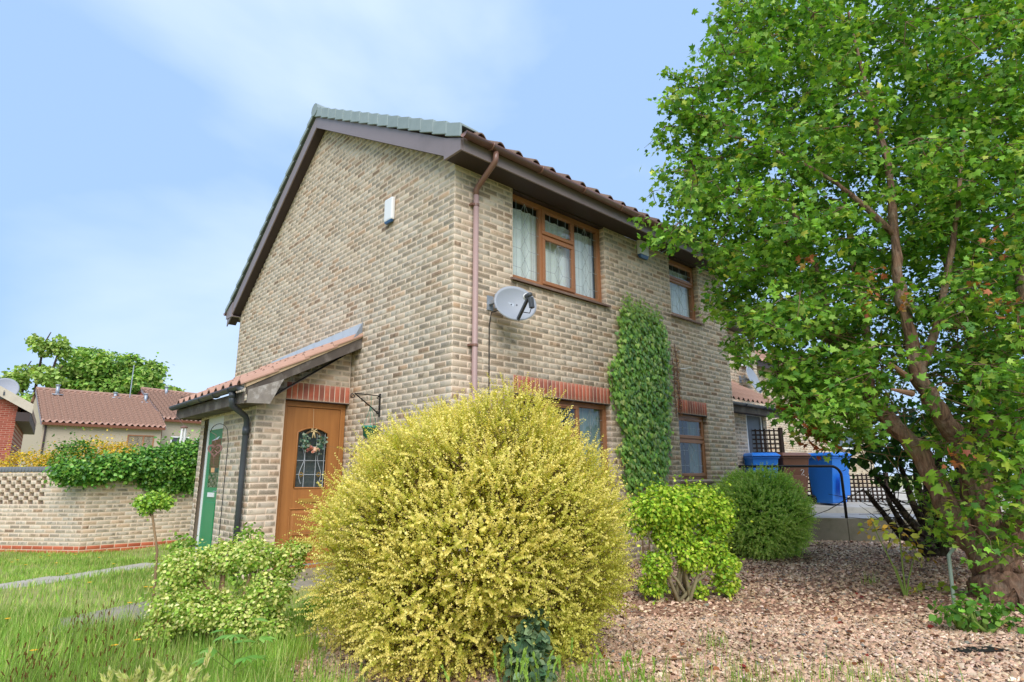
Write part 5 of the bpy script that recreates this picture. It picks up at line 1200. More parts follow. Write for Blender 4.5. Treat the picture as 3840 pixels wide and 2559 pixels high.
# ================================================================== shrubs
def shootbush(name, label, base, ctr, rad, nsh, lo, hi, lsz, tipc, inc, core_n, core_size, corec, T=T_DIAM, step=.011, zcut=.02, upb=.35, twigm=None, green=None, lmat=None, r0=(.70, .95), wild=.33, cloud=0, cloudsz=.02, ntw=99999):
    """a bush of radiating leafy shoots: leaves in pairs along every shoot"""
    t = thing(name, label, 'shrub', base)
    d = rdir(nsh*2); d = d/(np.abs(d)**2.5).sum(1, keepdims=True)**(1/2.5); P0 = np.asarray(ctr)+d*np.asarray(rad)*rng.uniform(r0[0], r0[1], (nsh*2, 1))
    k = P0[:, 2] > zcut; d, P0 = d[k][:nsh], P0[k][:nsh]; n = len(d)
    # lumpy outline
    lump = .07*np.sin(d[:, 0]*5+1)+.05*np.sin(d[:, 1]*6+d[:, 2]*4)+.04*np.sin(d[:, 2]*9+d[:, 0]*7); P0 = P0+d*np.asarray(rad)*lump[:, None]
    ln = rng.uniform(lo, hi, n)*(1+.6*(rng.random(n) < .10)); sd_ = unit(d/np.asarray(rad)+upb*np.array([0, 0, 1.])+rng.normal(0, wild, (n, 3)))
    m = int(hi/step); f = np.arange(m)[None]*step/ln[:, None]; ok = f < 1.0
    sag = rng.normal(0, .10, (n, 3)); sag[:, 2] -= .05
    pos = P0[:, None]+sd_[:, None]*(f*ln[:, None])[..., None]+sag[:, None]*(f**2*ln[:, None])[..., None]
    side = unit(np.cross(sd_, rng.normal(size=(n, 3)))); side2 = np.cross(sd_, side)
    ang = (np.arange(m)[None]*1.57+rng.uniform(0, 6.28, (n, 1)))
    dirs = np.cos(ang)[..., None]*side[:, None]+np.sin(ang)[..., None]*side2[:, None]
    ps = []
    sh = rng.normal(0, .13, n)
    for s_ in (1, -1):
        pp = pos[ok]; dd = (s_*dirs)[ok]; ax = np.broadcast_to(sd_[:, None], dirs.shape)[ok]; ff = f[ok][:, None]
        hue = np.broadcast_to(sh[:, None], ok.shape)[ok][:, None]
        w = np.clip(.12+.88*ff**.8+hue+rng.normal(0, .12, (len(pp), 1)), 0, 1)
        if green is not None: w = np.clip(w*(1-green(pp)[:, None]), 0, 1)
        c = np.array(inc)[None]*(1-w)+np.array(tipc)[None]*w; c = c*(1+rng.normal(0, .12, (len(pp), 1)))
        ps.append((pp, dd+.75*ax, ax+.25*rdir(len(pp))+np.array([0, 0, .35]), lsz*(1-.45*ff[:, 0])*rng.uniform(.75, 1.25, len(pp)), np.clip(c, .003, 1), T))
    if cloud:
        cd_ = rdir(cloud); cd_ = cd_/(np.abs(cd_)**2.5).sum(1, keepdims=True)**(1/2.5); lp = .06*np.sin(cd_[:, 0]*5+1)+.05*np.sin(cd_[:, 1]*6+cd_[:, 2]*4)+.04*np.sin(cd_[:, 2]*9+cd_[:, 0]*7)
        fr = rng.uniform(.80, 1.06, cloud); P = np.asarray(ctr)+cd_*np.asarray(rad)*(fr+lp)[:, None]; kk = P[:, 2] > zcut; P, cd_, fr = P[kk], cd_[kk], fr[kk]
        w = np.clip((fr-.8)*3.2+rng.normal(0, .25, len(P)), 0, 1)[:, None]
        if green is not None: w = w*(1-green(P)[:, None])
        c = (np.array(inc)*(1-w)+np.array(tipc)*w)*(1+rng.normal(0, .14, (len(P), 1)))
        ps.append((P, unit(cd_+rng.normal(0, .9, P.shape)), unit(rdir(len(P))+.5*cd_+np.array([0, 0, .5])), cloudsz*rng.uniform(.7, 1.3, len(P)), np.clip(c, .003, 1), T_DIAM))
    cd_ = rdir(core_n); P = np.asarray(ctr)+cd_*np.asarray(rad)*rng.uniform(.45, .86, (core_n, 1)); kk = P[:, 2] > zcut; P, cd_ = P[kk], cd_[kk]
    ps.append((P, unit(cd_+rng.normal(0, .6, P.shape)), rdir(len(P)), core_size*rng.uniform(.6, 1.3, len(P)), colmix(len(P), corec), T_DIAM))
    leaves('foliage', ps, lmat or M_LEAF, t)
    twigs('twigs', (P0-sd_*.22)[:ntw], (P0+sd_*ln[:, None]*.85+sag*ln[:, None]*.7)[:ntw], .0022, .0007, twigm or M_TWIG, t, bend=.03)
    m_ = MB()
    for q in range(9):
        a = q*2.4; e = np.array([math.cos(a), math.sin(a), 0]); m_.tube([tuple(e*.06+np.array([ctr[0], ctr[1], -.04])), tuple(np.array([ctr[0], ctr[1], ctr[2]*.5])+e*rad[0]*.25), tuple(np.asarray(ctr)+e*rad[0]*.55)], [.03, .022, .010], 6)
    m_.build('stem', twigm or M_TWIG, t, True)
    return t
YB = at(1095, 1236, 4.62); yr = RT[:2]
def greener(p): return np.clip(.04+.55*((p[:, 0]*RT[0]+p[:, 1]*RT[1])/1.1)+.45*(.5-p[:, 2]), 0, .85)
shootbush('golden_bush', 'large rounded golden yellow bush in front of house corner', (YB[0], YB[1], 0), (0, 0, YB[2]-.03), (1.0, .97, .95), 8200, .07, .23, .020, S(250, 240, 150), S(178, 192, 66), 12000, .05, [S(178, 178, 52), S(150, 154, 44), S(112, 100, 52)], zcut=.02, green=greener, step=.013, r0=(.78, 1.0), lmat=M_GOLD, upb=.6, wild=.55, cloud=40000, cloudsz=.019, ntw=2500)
GB = at(1745, 1185, 9.55)
shootbush('green_bush', 'rounded fine leaved green bush beside retaining wall', (GB[0], GB[1], 0), (0, 0, .58), (.68, .64, .62), 3000, .08, .20, .030, S(212, 242, 138), S(166, 218, 104), 6000, .06, [S(130, 182, 82), S(106, 156, 70)], step=.018, r0=(.76, .98), wild=.55, cloud=9000, cloudsz=.032, ntw=900)
CB = at(1562, 1245, 6.25); cb = (CB[0], CB[1], 0)
shrub('lime_shrub', 'open lime green shrub with pale bare stems on the gravel', 'shrub', cb, [(-.18, .05, .90, .27, .25, .20), (.16, -.1, .92, .28, .25, .19), (.0, .1, .78, .30, .26, .18), (.33, -.22, .80, .18, .18, .2), (-.33, .26, .8, .17, .16, .18), (-.26, .1, .36, .15, .14, .12), (.05, -.1, .42, .17, .15, .15), (.24, -.2, .52, .17, .15, .18), (-.2, .2, .15, .15, .13, .10), (.30, -.3, .34, .14, .14, .12), (-.05, .05, .60, .22, .2, .14), (.34, -.28, .16, .12, .12, .09), (.1, -.12, .10, .08, .08, .06)], 13500, .034, [S(180, 214, 72), S(150, 198, 62), S(208, 228, 106), S(116, 168, 54)], [.4, .3, .15, .15], T_OVAL, 14, bark=plain('pale_stem', S(150, 140, 108), .9, .2, 20), fill=.55, up=.7)
EB = at(528, 1390, 4.75); eb = (EB[0], EB[1], float(gz(EB[0], EB[1])))
ul = lambda l, z, d, r1_, r2_, r3_: (RT[0]*l*.86+HF[0]*d, RT[1]*l*.86+HF[1]*d, z, r1_*.84, r2_*.84, r3_*.84)
shrub('variegated_shrub', 'variegated cream and green leaved shrub in front of porch', 'shrub', eb, [ul(-.42, .52, 0, .20, .2, .16), ul(-.10, .58, .1, .24, .22, .14), ul(.16, .60, .05, .22, .2, .13), ul(.44, .56, .1, .13, .13, .16), ul(.34, .36, -.05, .2, .2, .17), ul(-.42, .28, -.05, .22, .2, .18), ul(-.12, .26, -.15, .24, .2, .16), ul(.22, .20, -.12, .24, .2, .16), ul(-.5, .12, -.1, .16, .16, .1), ul(.38, .12, -.1, .2, .18, .1), ul(.54, .64, .12, .08, .08, .05)], 25000, .025, [S(202, 220, 132), S(160, 198, 88), S(226, 234, 168), S(120, 164, 64)], [.34, .3, .18, .18], T_OVAL, 16, fill=.55, up=.6)
TP = at(345, 1425, 5.2); zt_ = float(gz(TP[0], TP[1])); TH = at(350, 1158, 5.2)
T_ = thing('standard_tree', 'small lollipop standard tree with round green head on thin stem', 'tree', (TP[0], TP[1], zt_)); o_ = np.array(TH)-np.array([TP[0], TP[1], zt_])
leaves('crown', [clump(o_+np.array(p), (.062, .062, .055), 240, .026, [S(150, 198, 74), S(178, 214, 96), S(112, 162, 60)], None, T_OVAL, fill=.6) for p in ((0, 0, .005), (.05, -.05, .03), (-.06, .04, .02), (0, 0, .04), (.08, -.06, .01), (-.03, .03, -.03))], M_LEAFG, T_)
m = MB(); m.tube([(0, 0, -.03), (.005, 0, .3), (-.008, .004, .6), tuple(o_-np.array([0, 0, .05]))], [.013, .012, .010, .009], 8); m.tube([tuple(o_-np.array([0, 0, .1])), tuple(o_+np.array([.05, 0, .05]))], .006, 5); m.tube([tuple(o_-np.array([0, 0, .1])), tuple(o_+np.array([-.05, 0, .04]))], .006, 5); m.build('trunk', M_TWIG, T_, True)

def split_leaves(name, parts, mat, parent, org, nind, pname='leaf'):
    """joined foliage, with the nind leaves that show largest as parts of their own"""
    keep = []; cand = []
    for pi, (P, A, N, Z, C, T) in enumerate(parts):
        d = (P-CAM); dep = d@FW; x = (1920+FPX*(d@_r)/dep)/PXS; y = (1279.5-FPX*(d@_u)/dep)/PXS
        sc = np.where((x > 5) & (x < 2348) & (y > 5) & (y < 1563), np.asarray(Z)*np.ones(len(P))/dep, 0)
        for i in np.argsort(-sc)[:nind]: cand.append((sc[i], pi, i))
    cand.sort(key=lambda c: -c[0]); take = cand[:nind]; pool = {}
    for _, pi, i in take:
        P, A, N, Z, C, T = parts[pi]; key = (id(T), tuple(np.round(C[i]*9)))
        if key not in pool:
            me = raw_mesh(pname, T[0], T[1], mat); set_tint(me, np.repeat(C[i:i+1], len(T[0]), 0)); pool[key] = me
        a = unit(A[i]); b_ = unit(np.cross(a, N[i])); n_ = np.cross(b_, a); z = float(np.broadcast_to(Z, len(P))[i])
        o = link(pname, pool[key], parent); M_ = Matrix((tuple(b_), tuple(a), tuple(n_))).transposed().to_4x4()
        o.matrix_local = Matrix.Translation(Vector(P[i]-np.asarray(org))) @ M_ @ Matrix.Diagonal((z, z, z, 1))
    out = []
    for pi, (P, A, N, Z, C, T) in enumerate(parts):
        k = np.ones(len(P), bool); k[[i for _, q, i in take if q == pi]] = False; Z = np.broadcast_to(Z, len(P)); out.append((P[k], A[k], N[k], Z[k], C[k], T))
    leaves(name, out, mat, parent, org=org)
# ivy on the front wall
ivp = [(3.20, 3.78), (3.28, 3.95), (3.40, 3.72), (3.55, 3.93), (3.66, 3.70), (3.78, 3.86), (3.95, 3.66), (4.08, 3.90), (4.12, 3.62), (4.22, 3.45), (4.26, 2.9), (4.20, 2.2), (4.08, 1.5), (3.95, 1.1), (3.05, 1.0), (3.02, 1.35), (2.92, 1.55), (3.08, 1.72), (2.86, 2.15), (2.77, 2.6), (2.82, 2.85), (2.98, 2.75), (3.02, 3.1), (3.06, 3.5)]
IV = thing('wall_ivy', 'tall column of ivy climbing the front wall between the windows', 'ivy', (3.55, -.02, 0))
xy = scatter(ivp, 5600)+rng.normal(0, .035, (5600, 2)); n = len(xy); dep_ = rng.uniform(.015, .11, n)
P = np.stack([xy[:, 0], -dep_, xy[:, 1]], 1); N = unit(np.stack([rng.normal(0, .35, n), -np.ones(n), .35+rng.normal(0, .3, n)], 1)); A = unit(np.stack([rng.normal(0, .45, n), -.25*np.ones(n), -np.ones(n)], 1))
tipf = smoothstep(3.3, 3.9, xy[:, 1])[:, None]; C = colmix(n, [S(150, 200, 100), S(126, 182, 86), S(184, 218, 130), S(100, 156, 74)], [.38, .3, .2, .12]); C = C*(1-tipf*.7)+tipf*.7*np.array(S(140, 176, 76))
split_leaves('foliage', [(P, A, N, rng.uniform(.045, .085, n)*(1-.35*tipf[:, 0]), C, T_IVY)], M_LEAFG, IV, (3.55, -.02, 0), 250)
m = MB()
for k in range(3): x = 3.4+k*.15; m.tube([(x-3.55, .008, .0), (x-3.55+.05*math.sin(k*2), .006, 1.5), (x-3.5+.05*math.cos(k*3), .006, 3.2)], [.010, .008, .004], 5)
m.build('stem', M_TWIG, IV)
# dried creeper right of it, with the white peg
DV = thing('dead_creeper', 'withered brown creeper stems on the wall right of ivy', 'creeper', (4.5, -.01, 2.2))
for (x, z0, z1) in ((4.47, 2.1, 3.05), (4.56, 2.2, 3.3), (4.60, 2.2, 2.85)):
    m = MB(); m.tube([(x-4.5+.02*math.sin(k*1.3), -.004, z0-2.2+(z1-z0)*k/9) for k in range(10)], .006, 5); m.build('stem', M_RUST, DV)
n = 260; xx = rng.choice([4.47, 4.57, 4.60], n)+rng.normal(0, .014, n); P = np.stack([xx-4.5, rng.uniform(-.03, 0, n), rng.uniform(-.1, 1.05, n)], 1)
leaves('rootlets', [(P, rdir(n), rdir(n), .024, colmix(n, [S(176, 130, 92), S(140, 92, 66), S(196, 160, 124)]), T_DIAM)], M_LEAF, DV)
m = MB(); m.tube([(.18, 0, .70), (.40, -.06, .735)], .008, 6); m.build('peg', M_WHITE, DV)
# blue-green poppy like weed at the foot of the golden bush
q = at(1225, 1500, 3.75); shrub('grey_green_weed', 'blue grey leafed weed at foot of the golden bush', 'plant', (q[0], q[1], 0), [(0, 0, .12, .12, .12, .14), (.03, .02, .30, .07, .07, .12), (-.05, .06, .2, .08, .08, .1)], 8000, .05, [S(104, 138, 104), S(82, 118, 88), S(128, 156, 118)], None, T_OVAL, 4, bark=M_STEM, fill=.7)

# ================================================================== the maple
MT = thing('maple_tree', 'large multi stemmed maple with reddish bark overhanging the gravel', 'tree', (3.17, -3.99, .05)); MO = np.array([3.17, -3.99, .05])
def limb(pts, rs, nm='limb', n=10, mat=None):
    P = [np.array(at(*p))-MO for p in pts]
    # resample smoothly
    P = np.array(P); tt = np.linspace(0, len(P)-1, len(P)*4-3); out = []; rr = np.interp(tt, range(len(rs)), rs)
    for t in tt:
        i = min(int(t), len(P)-2); f = t-i; p0, p1, p2, p3 = P[max(i-1, 0)], P[i], P[i+1], P[min(i+2, len(P)-1)]
        out.append(.5*(2*p1+(p2-p0)*f+(2*p0-5*p1+4*p2-p3)*f*f+(3*p1-p0-3*p2+p3)*f**3))
    out = np.array(out)+rng.normal(0, 1, (len(tt), 3))*rr[:, None]*.12
    m = MB(); m.tube([tuple(p) for p in out], list(rr*(1+rng.normal(0, .07, len(rr)))), n+4)
    m.v = [tuple(c+rng.normal(0, .07)*rad_ for c in p) for p, rad_ in zip(m.v, np.repeat(rr, n+4))]; m.build(nm, mat or M_BARK, MT, True); return out+MO
limb([(2325, 1500, 5.55), (2312, 1430, 5.7), (2300, 1360, 5.8), (2292, 1290, 5.85), (2290, 1240, 5.88)], [.40, .25, .20, .17, .14], 'trunk', 14)
limb([(2280, 1330, 5.82), (2235, 1255, 5.85), (2185, 1175, 5.9), (2130, 1075, 6.0), (2065, 985, 6.15), (2005, 930, 6.3), (1925, 800, 6.5), (1882, 640, 6.6), (1840, 520, 6.7), (1780, 420, 6.8)], [.115, .105, .095, .09, .085, .075, .05, .04, .03, .015])
limb([(2292, 1300, 5.85), (2262, 1200, 5.82), (2235, 1090, 5.78), (2205, 1010, 5.75), (2140, 925, 5.7), (2108, 850, 5.66), (2085, 740, 5.62), (2063, 640, 5.6), (2055, 540, 5.6), (2040, 380, 5.7), (1990, 200, 5.8), (1950, 30, 5.9)], [.14, .125, .105, .09, .078, .066, .056, .05, .042, .03, .02, .012])
limb([(2108, 855, 5.66), (2150, 760, 5.6), (2175, 640, 5.55), (2200, 480, 5.5), (2215, 300, 5.5)], [.05, .035, .03, .022, .012])
limb([(2300, 1310, 5.8), (2345, 1190, 5.7), (2400, 1000, 5.6), (2375, 830, 5.5), (2347, 700, 5.5), (2370, 480, 5.5), (2390, 200, 5.4)], [.14, .11, .09, .07, .055, .035, .015])
limb([(2285, 1265, 5.8), (2330, 1200, 5.55), (2420, 1165, 5.3)], [.08, .065, .05])
limb([(2290, 1290, 5.9), (2255, 1050, 6.6), (2235, 780, 7.2), (2150, 520, 7.4), (2100, 300, 7.5), (2080, 60, 7.5)], [.12, .10, .07, .05, .03, .015])
limb([(2000, 930, 6.3), (1990, 760, 6.6), (1960, 600, 6.8), (1935, 430, 6.9)], [.05, .04, .03, .012]); limb([(1925, 800, 6.5), (1820, 740, 6.6), (1700, 700, 6.6)], [.03, .02, .008])
limb([(2055, 540, 5.6), (1920, 420, 5.7), (1740, 330, 5.9), (1600, 300, 6.0)], [.03, .02, .014, .006]); limb([(1840, 520, 6.7), (1700, 480, 6.6), (1540, 470, 6.5)], [.02, .013, .005])
for a, c in (((2090, 870, 5.66), (2045, 835, 5.5)), ((2095, 905, 5.67), (2050, 895, 5.5))):
    m = MB(); m.tube([tuple(np.array(at(*a))-MO), tuple(np.array(at(*c))-MO)], [.032, .012], 8); m.build('branch_stub', plain('cut_wood', S(150, 116, 92), .85), MT)
CP = [(1740, -160), (1705, 30), (1650, 120), (1560, 195), (1535, 290), (1565, 380), (1560, 440), (1530, 490), (1600, 555), (1640, 640), (1690, 735), (1760, 790), (1800, 870), (1815, 930), (1880, 950), (1960, 950), (2040, 930), (2100, 800), (2200, 950), (2260, 1060), (2353, 1130), (2520, 1180), (2620, -160)]
MC = [S(104, 156, 58), S(132, 184, 72), S(78, 130, 52), S(158, 200, 92), S(180, 196, 88)]
parts = []; tw_a, tw_b = [], []
def spray(c, r_, n, cols=MC, w=(.34, .28, .22, .12, .04), size=.085, T=T_MAPLE):
    """a bough end: a few twigs radiating from c, leaves hung along them"""
    k = max(3, int(n/22)); d = rdir(k); d[:, 2] = d[:, 2]*.45+.05; d = unit(d); ln = r_*rng.uniform(.55, 1.15, k); i = rng.integers(0, k, n); f = rng.random(n)**.6
    P = c+d[i]*(ln[i]*f)[:, None]+rng.normal(0, .05, (n, 3)); P[:, 2] -= .10*(f**2)*r_+.03
    A = unit(d[i]*.6+np.array([0, 0, -.45])+rng.normal(0, .5, (n, 3))); N = unit(np.array([0, 0, 1.])+rng.normal(0, .5, (n, 3)))
    parts.append((P, A, N, size*rng.uniform(.6, 1.2, n), colmix(n, cols, w, .16), T))
    tw_a.append(np.repeat(c[None], k, 0)); tw_b.append(c+d*ln[:, None]-np.array([0, 0, .1])*r_)
pc = np.array(CP, float); cnt = 0
for (d0, d1, step, nn) in ((4.9, 5.7, 98, 105), (5.7, 6.7, 62, 125), (6.7, 7.9, 56, 190)):
    for gu in np.arange(1480, 2640, step):
        for gv in np.arange(-150, 1180, step*.8):
            u, v = gu+rng.uniform(-.5, .5)*step, gv+rng.uniform(-.5, .5)*step
            if not inpoly(np.array([u]), np.array([v]), CP)[0]: continue
            if d0 < 5 and (2030 < u < 2230 and 520 < v < 1120 or u > 2150 and v > 900 and rng.random() < .5 or rng.random() < .18): continue
            if d0 < 6 and (2040 < u < 2200 and v > 600 or u < 2200 and v > 870 and u > 1990): continue
            if rng.random() < .06: continue
            d = rng.uniform(d0, d1); c = np.array(at(u, v, d))
            if c[1] > -.75: c = np.array(at(u, v, min(d, 5.9)))
            if c[1] > -.75: continue
            edge = min(1.0, (u-1480)/420.0); spray(c, rng.uniform(.28, .46), int(nn*rng.uniform(.6, 1.3)), size=(.060, .060, .066)[int(d0 > 5)+int(d0 > 6)], T=(T_MAPLE, T_IVY5, T_DIAM)[int(d0 > 5)+int(d0 > 6)])
for (ua, ub, va, vb, da, db, k, n) in ((2250, 2400, 850, 1290, 4.9, 5.5, 26, 26), (1800, 1985, 830, 990, 5.6, 6.3, 24, 60), (2150, 2380, 600, 900, 4.9, 5.6, 16, 34), (2200, 2400, 300, 700, 4.8, 5.4, 16, 50), (1640, 1720, 0, 130, 5.6, 6.2, 9, 40), (1540, 1640, 200, 320, 5.8, 6.3, 7, 36), (1690, 1830, 700, 860, 5.7, 6.2, 12, 50), (2120, 2380, 900, 1250, 6.4, 7.5, 40, 50)):
    for _ in range(k): spray(np.array(at(rng.uniform(ua, ub), rng.uniform(va, vb), rng.uniform(da, db))), rng.uniform(.2, .36), n, size=.062)
# bough tips on the ragged left edge, low right hand leaves
for (u, v, d) in ((1478, 492, 6.0), (1530, 290, 6.0), (1545, 215, 5.9), (1560, 460, 6.1), (1640, 110, 5.8), (1690, 30, 5.8), (1500, 440, 6.2), (1600, 580, 6.2), (1640, 720, 6.2), (1700, 790, 6.2), (1720, 800, 6.0), (1790, 900, 6.0), (1590, 200, 5.9), (1520, 330, 6.1)): spray(np.array(at(u, v, d)), .15, 16, [S(140, 186, 72), S(112, 168, 58), S(176, 204, 110)], (.4, .35, .25), .065)
for (u, v, d) in ((2260, 1060, 5.2), (2330, 1010, 5.0), (2300, 1130, 5.3), (2350, 960, 4.9), (2220, 1000, 5.3), (2330, 1250, 5.3), (2180, 1210, 5.6), (2290, 1180, 5.5), (2200, 1150, 5.6), (2345, 1080, 5.1), (2130, 1090, 5.7), (2110, 1010, 5.6), (2240, 960, 5.2)): spray(np.array(at(u, v, d)), .22, 20, [S(126, 176, 58), S(160, 190, 74), S(84, 140, 50)], (.45, .25, .3), .085)
for (u, v, d) in ((2010, 620, 5.3), (1870, 590, 5.4), (2080, 690, 5.3), (2260, 660, 5.0), (2330, 700, 5.0), (2290, 550, 5.0), (1990, 680, 5.4), (2200, 1040, 5.3), (2300, 690, 5.0)): spray(np.array(at(u, v, d)), .12, 12, [S(186, 122, 84), S(176, 152, 80), S(164, 98, 76)], (.4, .4, .2), .055)
for (u, v, d) in ((1830, 930, 5.9), (1850, 960, 5.9), (1815, 915, 5.9), (1885, 990, 5.9), (1900, 1010, 5.9), (1868, 985, 5.9)): spray(np.array(at(u, v, d)), .14, 20, [S(160, 92, 60), S(184, 122, 80), S(138, 80, 56)], (.5, .25, .25), .07)
split_leaves('foliage', parts, M_LEAF, MT, MO, 300)
twigs('twigs', np.concatenate(tw_a), np.concatenate(tw_b), .006, .002, M_BARK, MT, MO, bend=.04)
a = np.array([at(rng.uniform(1960, 2340), rng.uniform(700, 1060), rng.uniform(5.7, 6.8)) for _ in range(150)]); twigs('bare_twigs', a, a+rng.normal(0, 1, (150, 3))*np.array([.35, .35, .3]), .006, .0025, M_TWIG, MT, MO, bend=.08)
# suckers at the maple's foot
q = at(2240, 1450, 5.0); shrub('sucker_growth', 'leafy green suckers sprouting at the foot of the maple', 'plant', (q[0], q[1], .03), [ul(0, .10, 0, .24, .2, .12), ul(.2, .18, .1, .2, .2, .14), ul(-.18, .12, .05, .14, .14, .10), ul(.34, .08, 0, .2, .2, .1)], 1300, .055, [S(92, 148, 56), S(122, 176, 70), S(72, 120, 48)], None, T_OVAL, 8, bark=M_STEM, fill=1.0)
q = at(2080, 1360, 6.2); t = thing('sapling', 'thin yellowing sapling with few leaves on the gravel', 'plant', (q[0], q[1], .02)); m = MB()
for (l, z, z2) in ((-.18, .55, .72), (.02, .6, .6), (.12, .35, .45), (-.05, .25, .3)): m.tube([(0, 0, -.02), (RT[0]*l*.4, RT[1]*l*.4, z*.5), (RT[0]*l, RT[1]*l, z), (RT[0]*l*1.3, RT[1]*l*1.3, z2)], [.010, .007, .005, .003], 5)
m.build('stem', M_STEM, t); leaves('leaves', [clump((RT[0]*l, RT[1]*l, z), (.13, .13, .10), 26, .065, [S(150, 180, 66), S(176, 186, 84), S(196, 170, 70)], None, T_OVAL, fill=.8) for l, z in ((-.22, .66), (.02, .58), (.14, .42), (.3, .06), (.18, .03))], M_LEAF, t)
# dark bare shrub behind the maple
DB = at(2150, 1252, 9.2); DS = thing('dark_shrub', 'dark stemmed shrub with tangled bare twigs behind the maple', 'shrub', (DB[0], DB[1], .03)); DO = np.array([DB[0], DB[1], .03]); ta, tb = [], []
for k, (u, v, d) in enumerate(((2010, 1090, 8.6), (2050, 1010, 8.8), (2095, 960, 9.0), (2140, 930, 9.3), (2190, 900, 9.2), (2215, 1000, 8.8), (2040, 1150, 8.5), (2120, 1040, 9.6), (1990, 1130, 8.4), (2240, 950, 9.4))):
    e = np.array(at(u, v, d))-DO; mid = e*np.array([.45, .45, .5])+rng.normal(0, .08, 3); m = MB(); m.tube([(.05*math.cos(k), .05*math.sin(k), -.08), tuple(mid*.5+np.array([0, 0, .06])), tuple(mid), tuple(e)], [.085, .065, .05, .022], 8); m.build('stem', M_BARKD, DS, True)
    for _ in range(16): f = rng.uniform(.45, 1.05); p = e*f; ta.append(p+DO); tb.append(p+DO+rng.normal(0, 1, 3)*np.array([.32, .32, .24]))
twigs('twigs', np.array(ta), np.array(tb), .009, .003, M_BARKD, DS, DO, bend=.1)
ps = []
for (u, v, d, r_, n) in ((1990, 1050, 8.3, .3, 160), (2040, 1000, 8.4, .4, 260), (2060, 1090, 8.6, .25, 90), (2150, 960, 9.0, .5, 300), (2100, 1010, 8.8, .4, 220), (2230, 960, 9.0, .5, 260)): ps.append(clump(np.array(at(u, v, d)), (r_, r_, r_*.8), n, .10, [S(58, 104, 44), S(84, 132, 54), S(40, 80, 38)], None, T_OVAL, fill=.7))
leaves('foliage', ps, M_LEAF, DS, org=DO)
m = MB(); q0, q1, q2 = at(2196, 1256, 5.75), at(2180, 1276, 5.7), at(2192, 1402, 5.55); PT_ = thing('bent_pole', 'bent grey green metal pole stuck in gravel beside the maple', 'pole', (q2[0], q2[1], float(gz(q2[0], q2[1]))))
O_ = np.array(PT_.location); m.tube([tuple(np.array([q2[0], q2[1], -.1])-O_), tuple(np.array(q1)-O_), tuple(np.array(q0)-O_)], .016, 8); m.build('pole', plain('grey_green_paint', S(136, 152, 132), .5, .12, 8), PT_, True)
q = at(2245, 1500, 4.45); m = MB(); pts = [(-.16, .02), (-.05, .07), (.12, .05), (.2, -.02), (.05, -.05), (-.12, -.04)]
PS = thing('plastic_sheet', 'scrap of black plastic sheet half buried in gravel', 'plastic sheet', (q[0], q[1], .02)); m.add([(RT[0]*a+HF[0]*c, RT[1]*a+HF[1]*c, .012+.006*math.sin(a*17)) for a, c in pts]+[(RT[0]*a+HF[0]*c, RT[1]*a+HF[1]*c, .004+.006*math.sin(a*17)) for a, c in pts], [tuple(range(6)), tuple(range(6, 12))[::-1]]+[(i, (i+1) % 6, 6+(i+1) % 6, 6+i) for i in range(6)]); m.build('sheet', M_BLACK, PS)

# ================================================================== grass and weeds
LAWN = [WD(1.6, -.62), WD(3.5, -1.14), WD(4.5, -1.64), WD(5.5, -1.84), WD(6.1, -1.7), (-1.35, 1.6), (-1.35, 8.75), (-2.0, 8.8), (-5.2, 12.8), WD(15, -13), WD(1.6, -2.2)]
HARD = [[(-5.6, 2.26), (-1.45, 4.72), (-1.66, 4.92), (-5.85, 2.46)], [(-3.24, .78), (-2.58, .64), (-2.2, 1.13), (-2.40, 1.50), (-3.08, 1.22)]]
def onlawn(P):
    k = np.ones(len(P), bool)
    for h in HARD: k &= ~inpoly(P[:, 0], P[:, 1], h)
    return P[k]
def rlean(n, s_): a = rng.uniform(0, 6.283, n); r_ = rng.uniform(.2, 1, n)*s_; return np.stack([np.cos(a)*r_, np.sin(a)*r_, 0*r_], 1)
GC = [S(142, 176, 82), S(164, 194, 100), S(122, 160, 70), S(188, 198, 124), S(210, 198, 146)]
def grass(name, label, P, h0, h1, w, lean, cols=GC, cw=(.32, .30, .14, .15, .09)):
    if 'grass_tufts' != name: P = P[rng.random(len(P)) < .45+.55*smoothstep(-.5, .3, np.sin(P[:, 0]*2.1+np.sin(P[:, 1]*1.7)*1.5)+.6*np.cos(P[:, 1]*3.3+P[:, 0]*1.1))]
    n = len(P); B = np.stack([P[:, 0], P[:, 1], gz(P[:, 0], P[:, 1])-.005], 1); h = rng.uniform(h0, h1, n)
    o = blades(name, B, h, rlean(n, lean)*h[:, None]/max(h1, .01), rng.uniform(.7, 1.3, n)*w, colmix(n, cols, cw, .18)*(1+.22*np.sin(P[:, :1]*3.1+np.sin(P[:, 1:2]*2.3)*2)*np.cos(P[:, 1:2]*2.7)), M_GRASS); tag(o, label, 'grass', kind='stuff')
far_l = onlawn(scatter(LAWN, 52000)); near_l = onlawn(scatter([WD(1.8, -.7), WD(3.5, -1.16), WD(5.6, -1.9), WD(5.8, -5.2), WD(1.8, -1.8)], 30000))
grass('lawn_grass', 'short green lawn grass between porch and garden wall', far_l, .025, .10, .007, .06)
far_l = np.concatenate([far_l, scatter([(-1.3, 4.6), (.0, 4.6), (.0, 8.8), (-1.3, 8.8)], 4000)]); grass('porch_grass', 'short grass behind the porch by the gable wall', far_l[-4000:], .03, .09, .007, .05)
grass('meadow_grass', 'uncut grass growing long in the foreground left', near_l, .04, .22, .0045, .14)
tuft = []
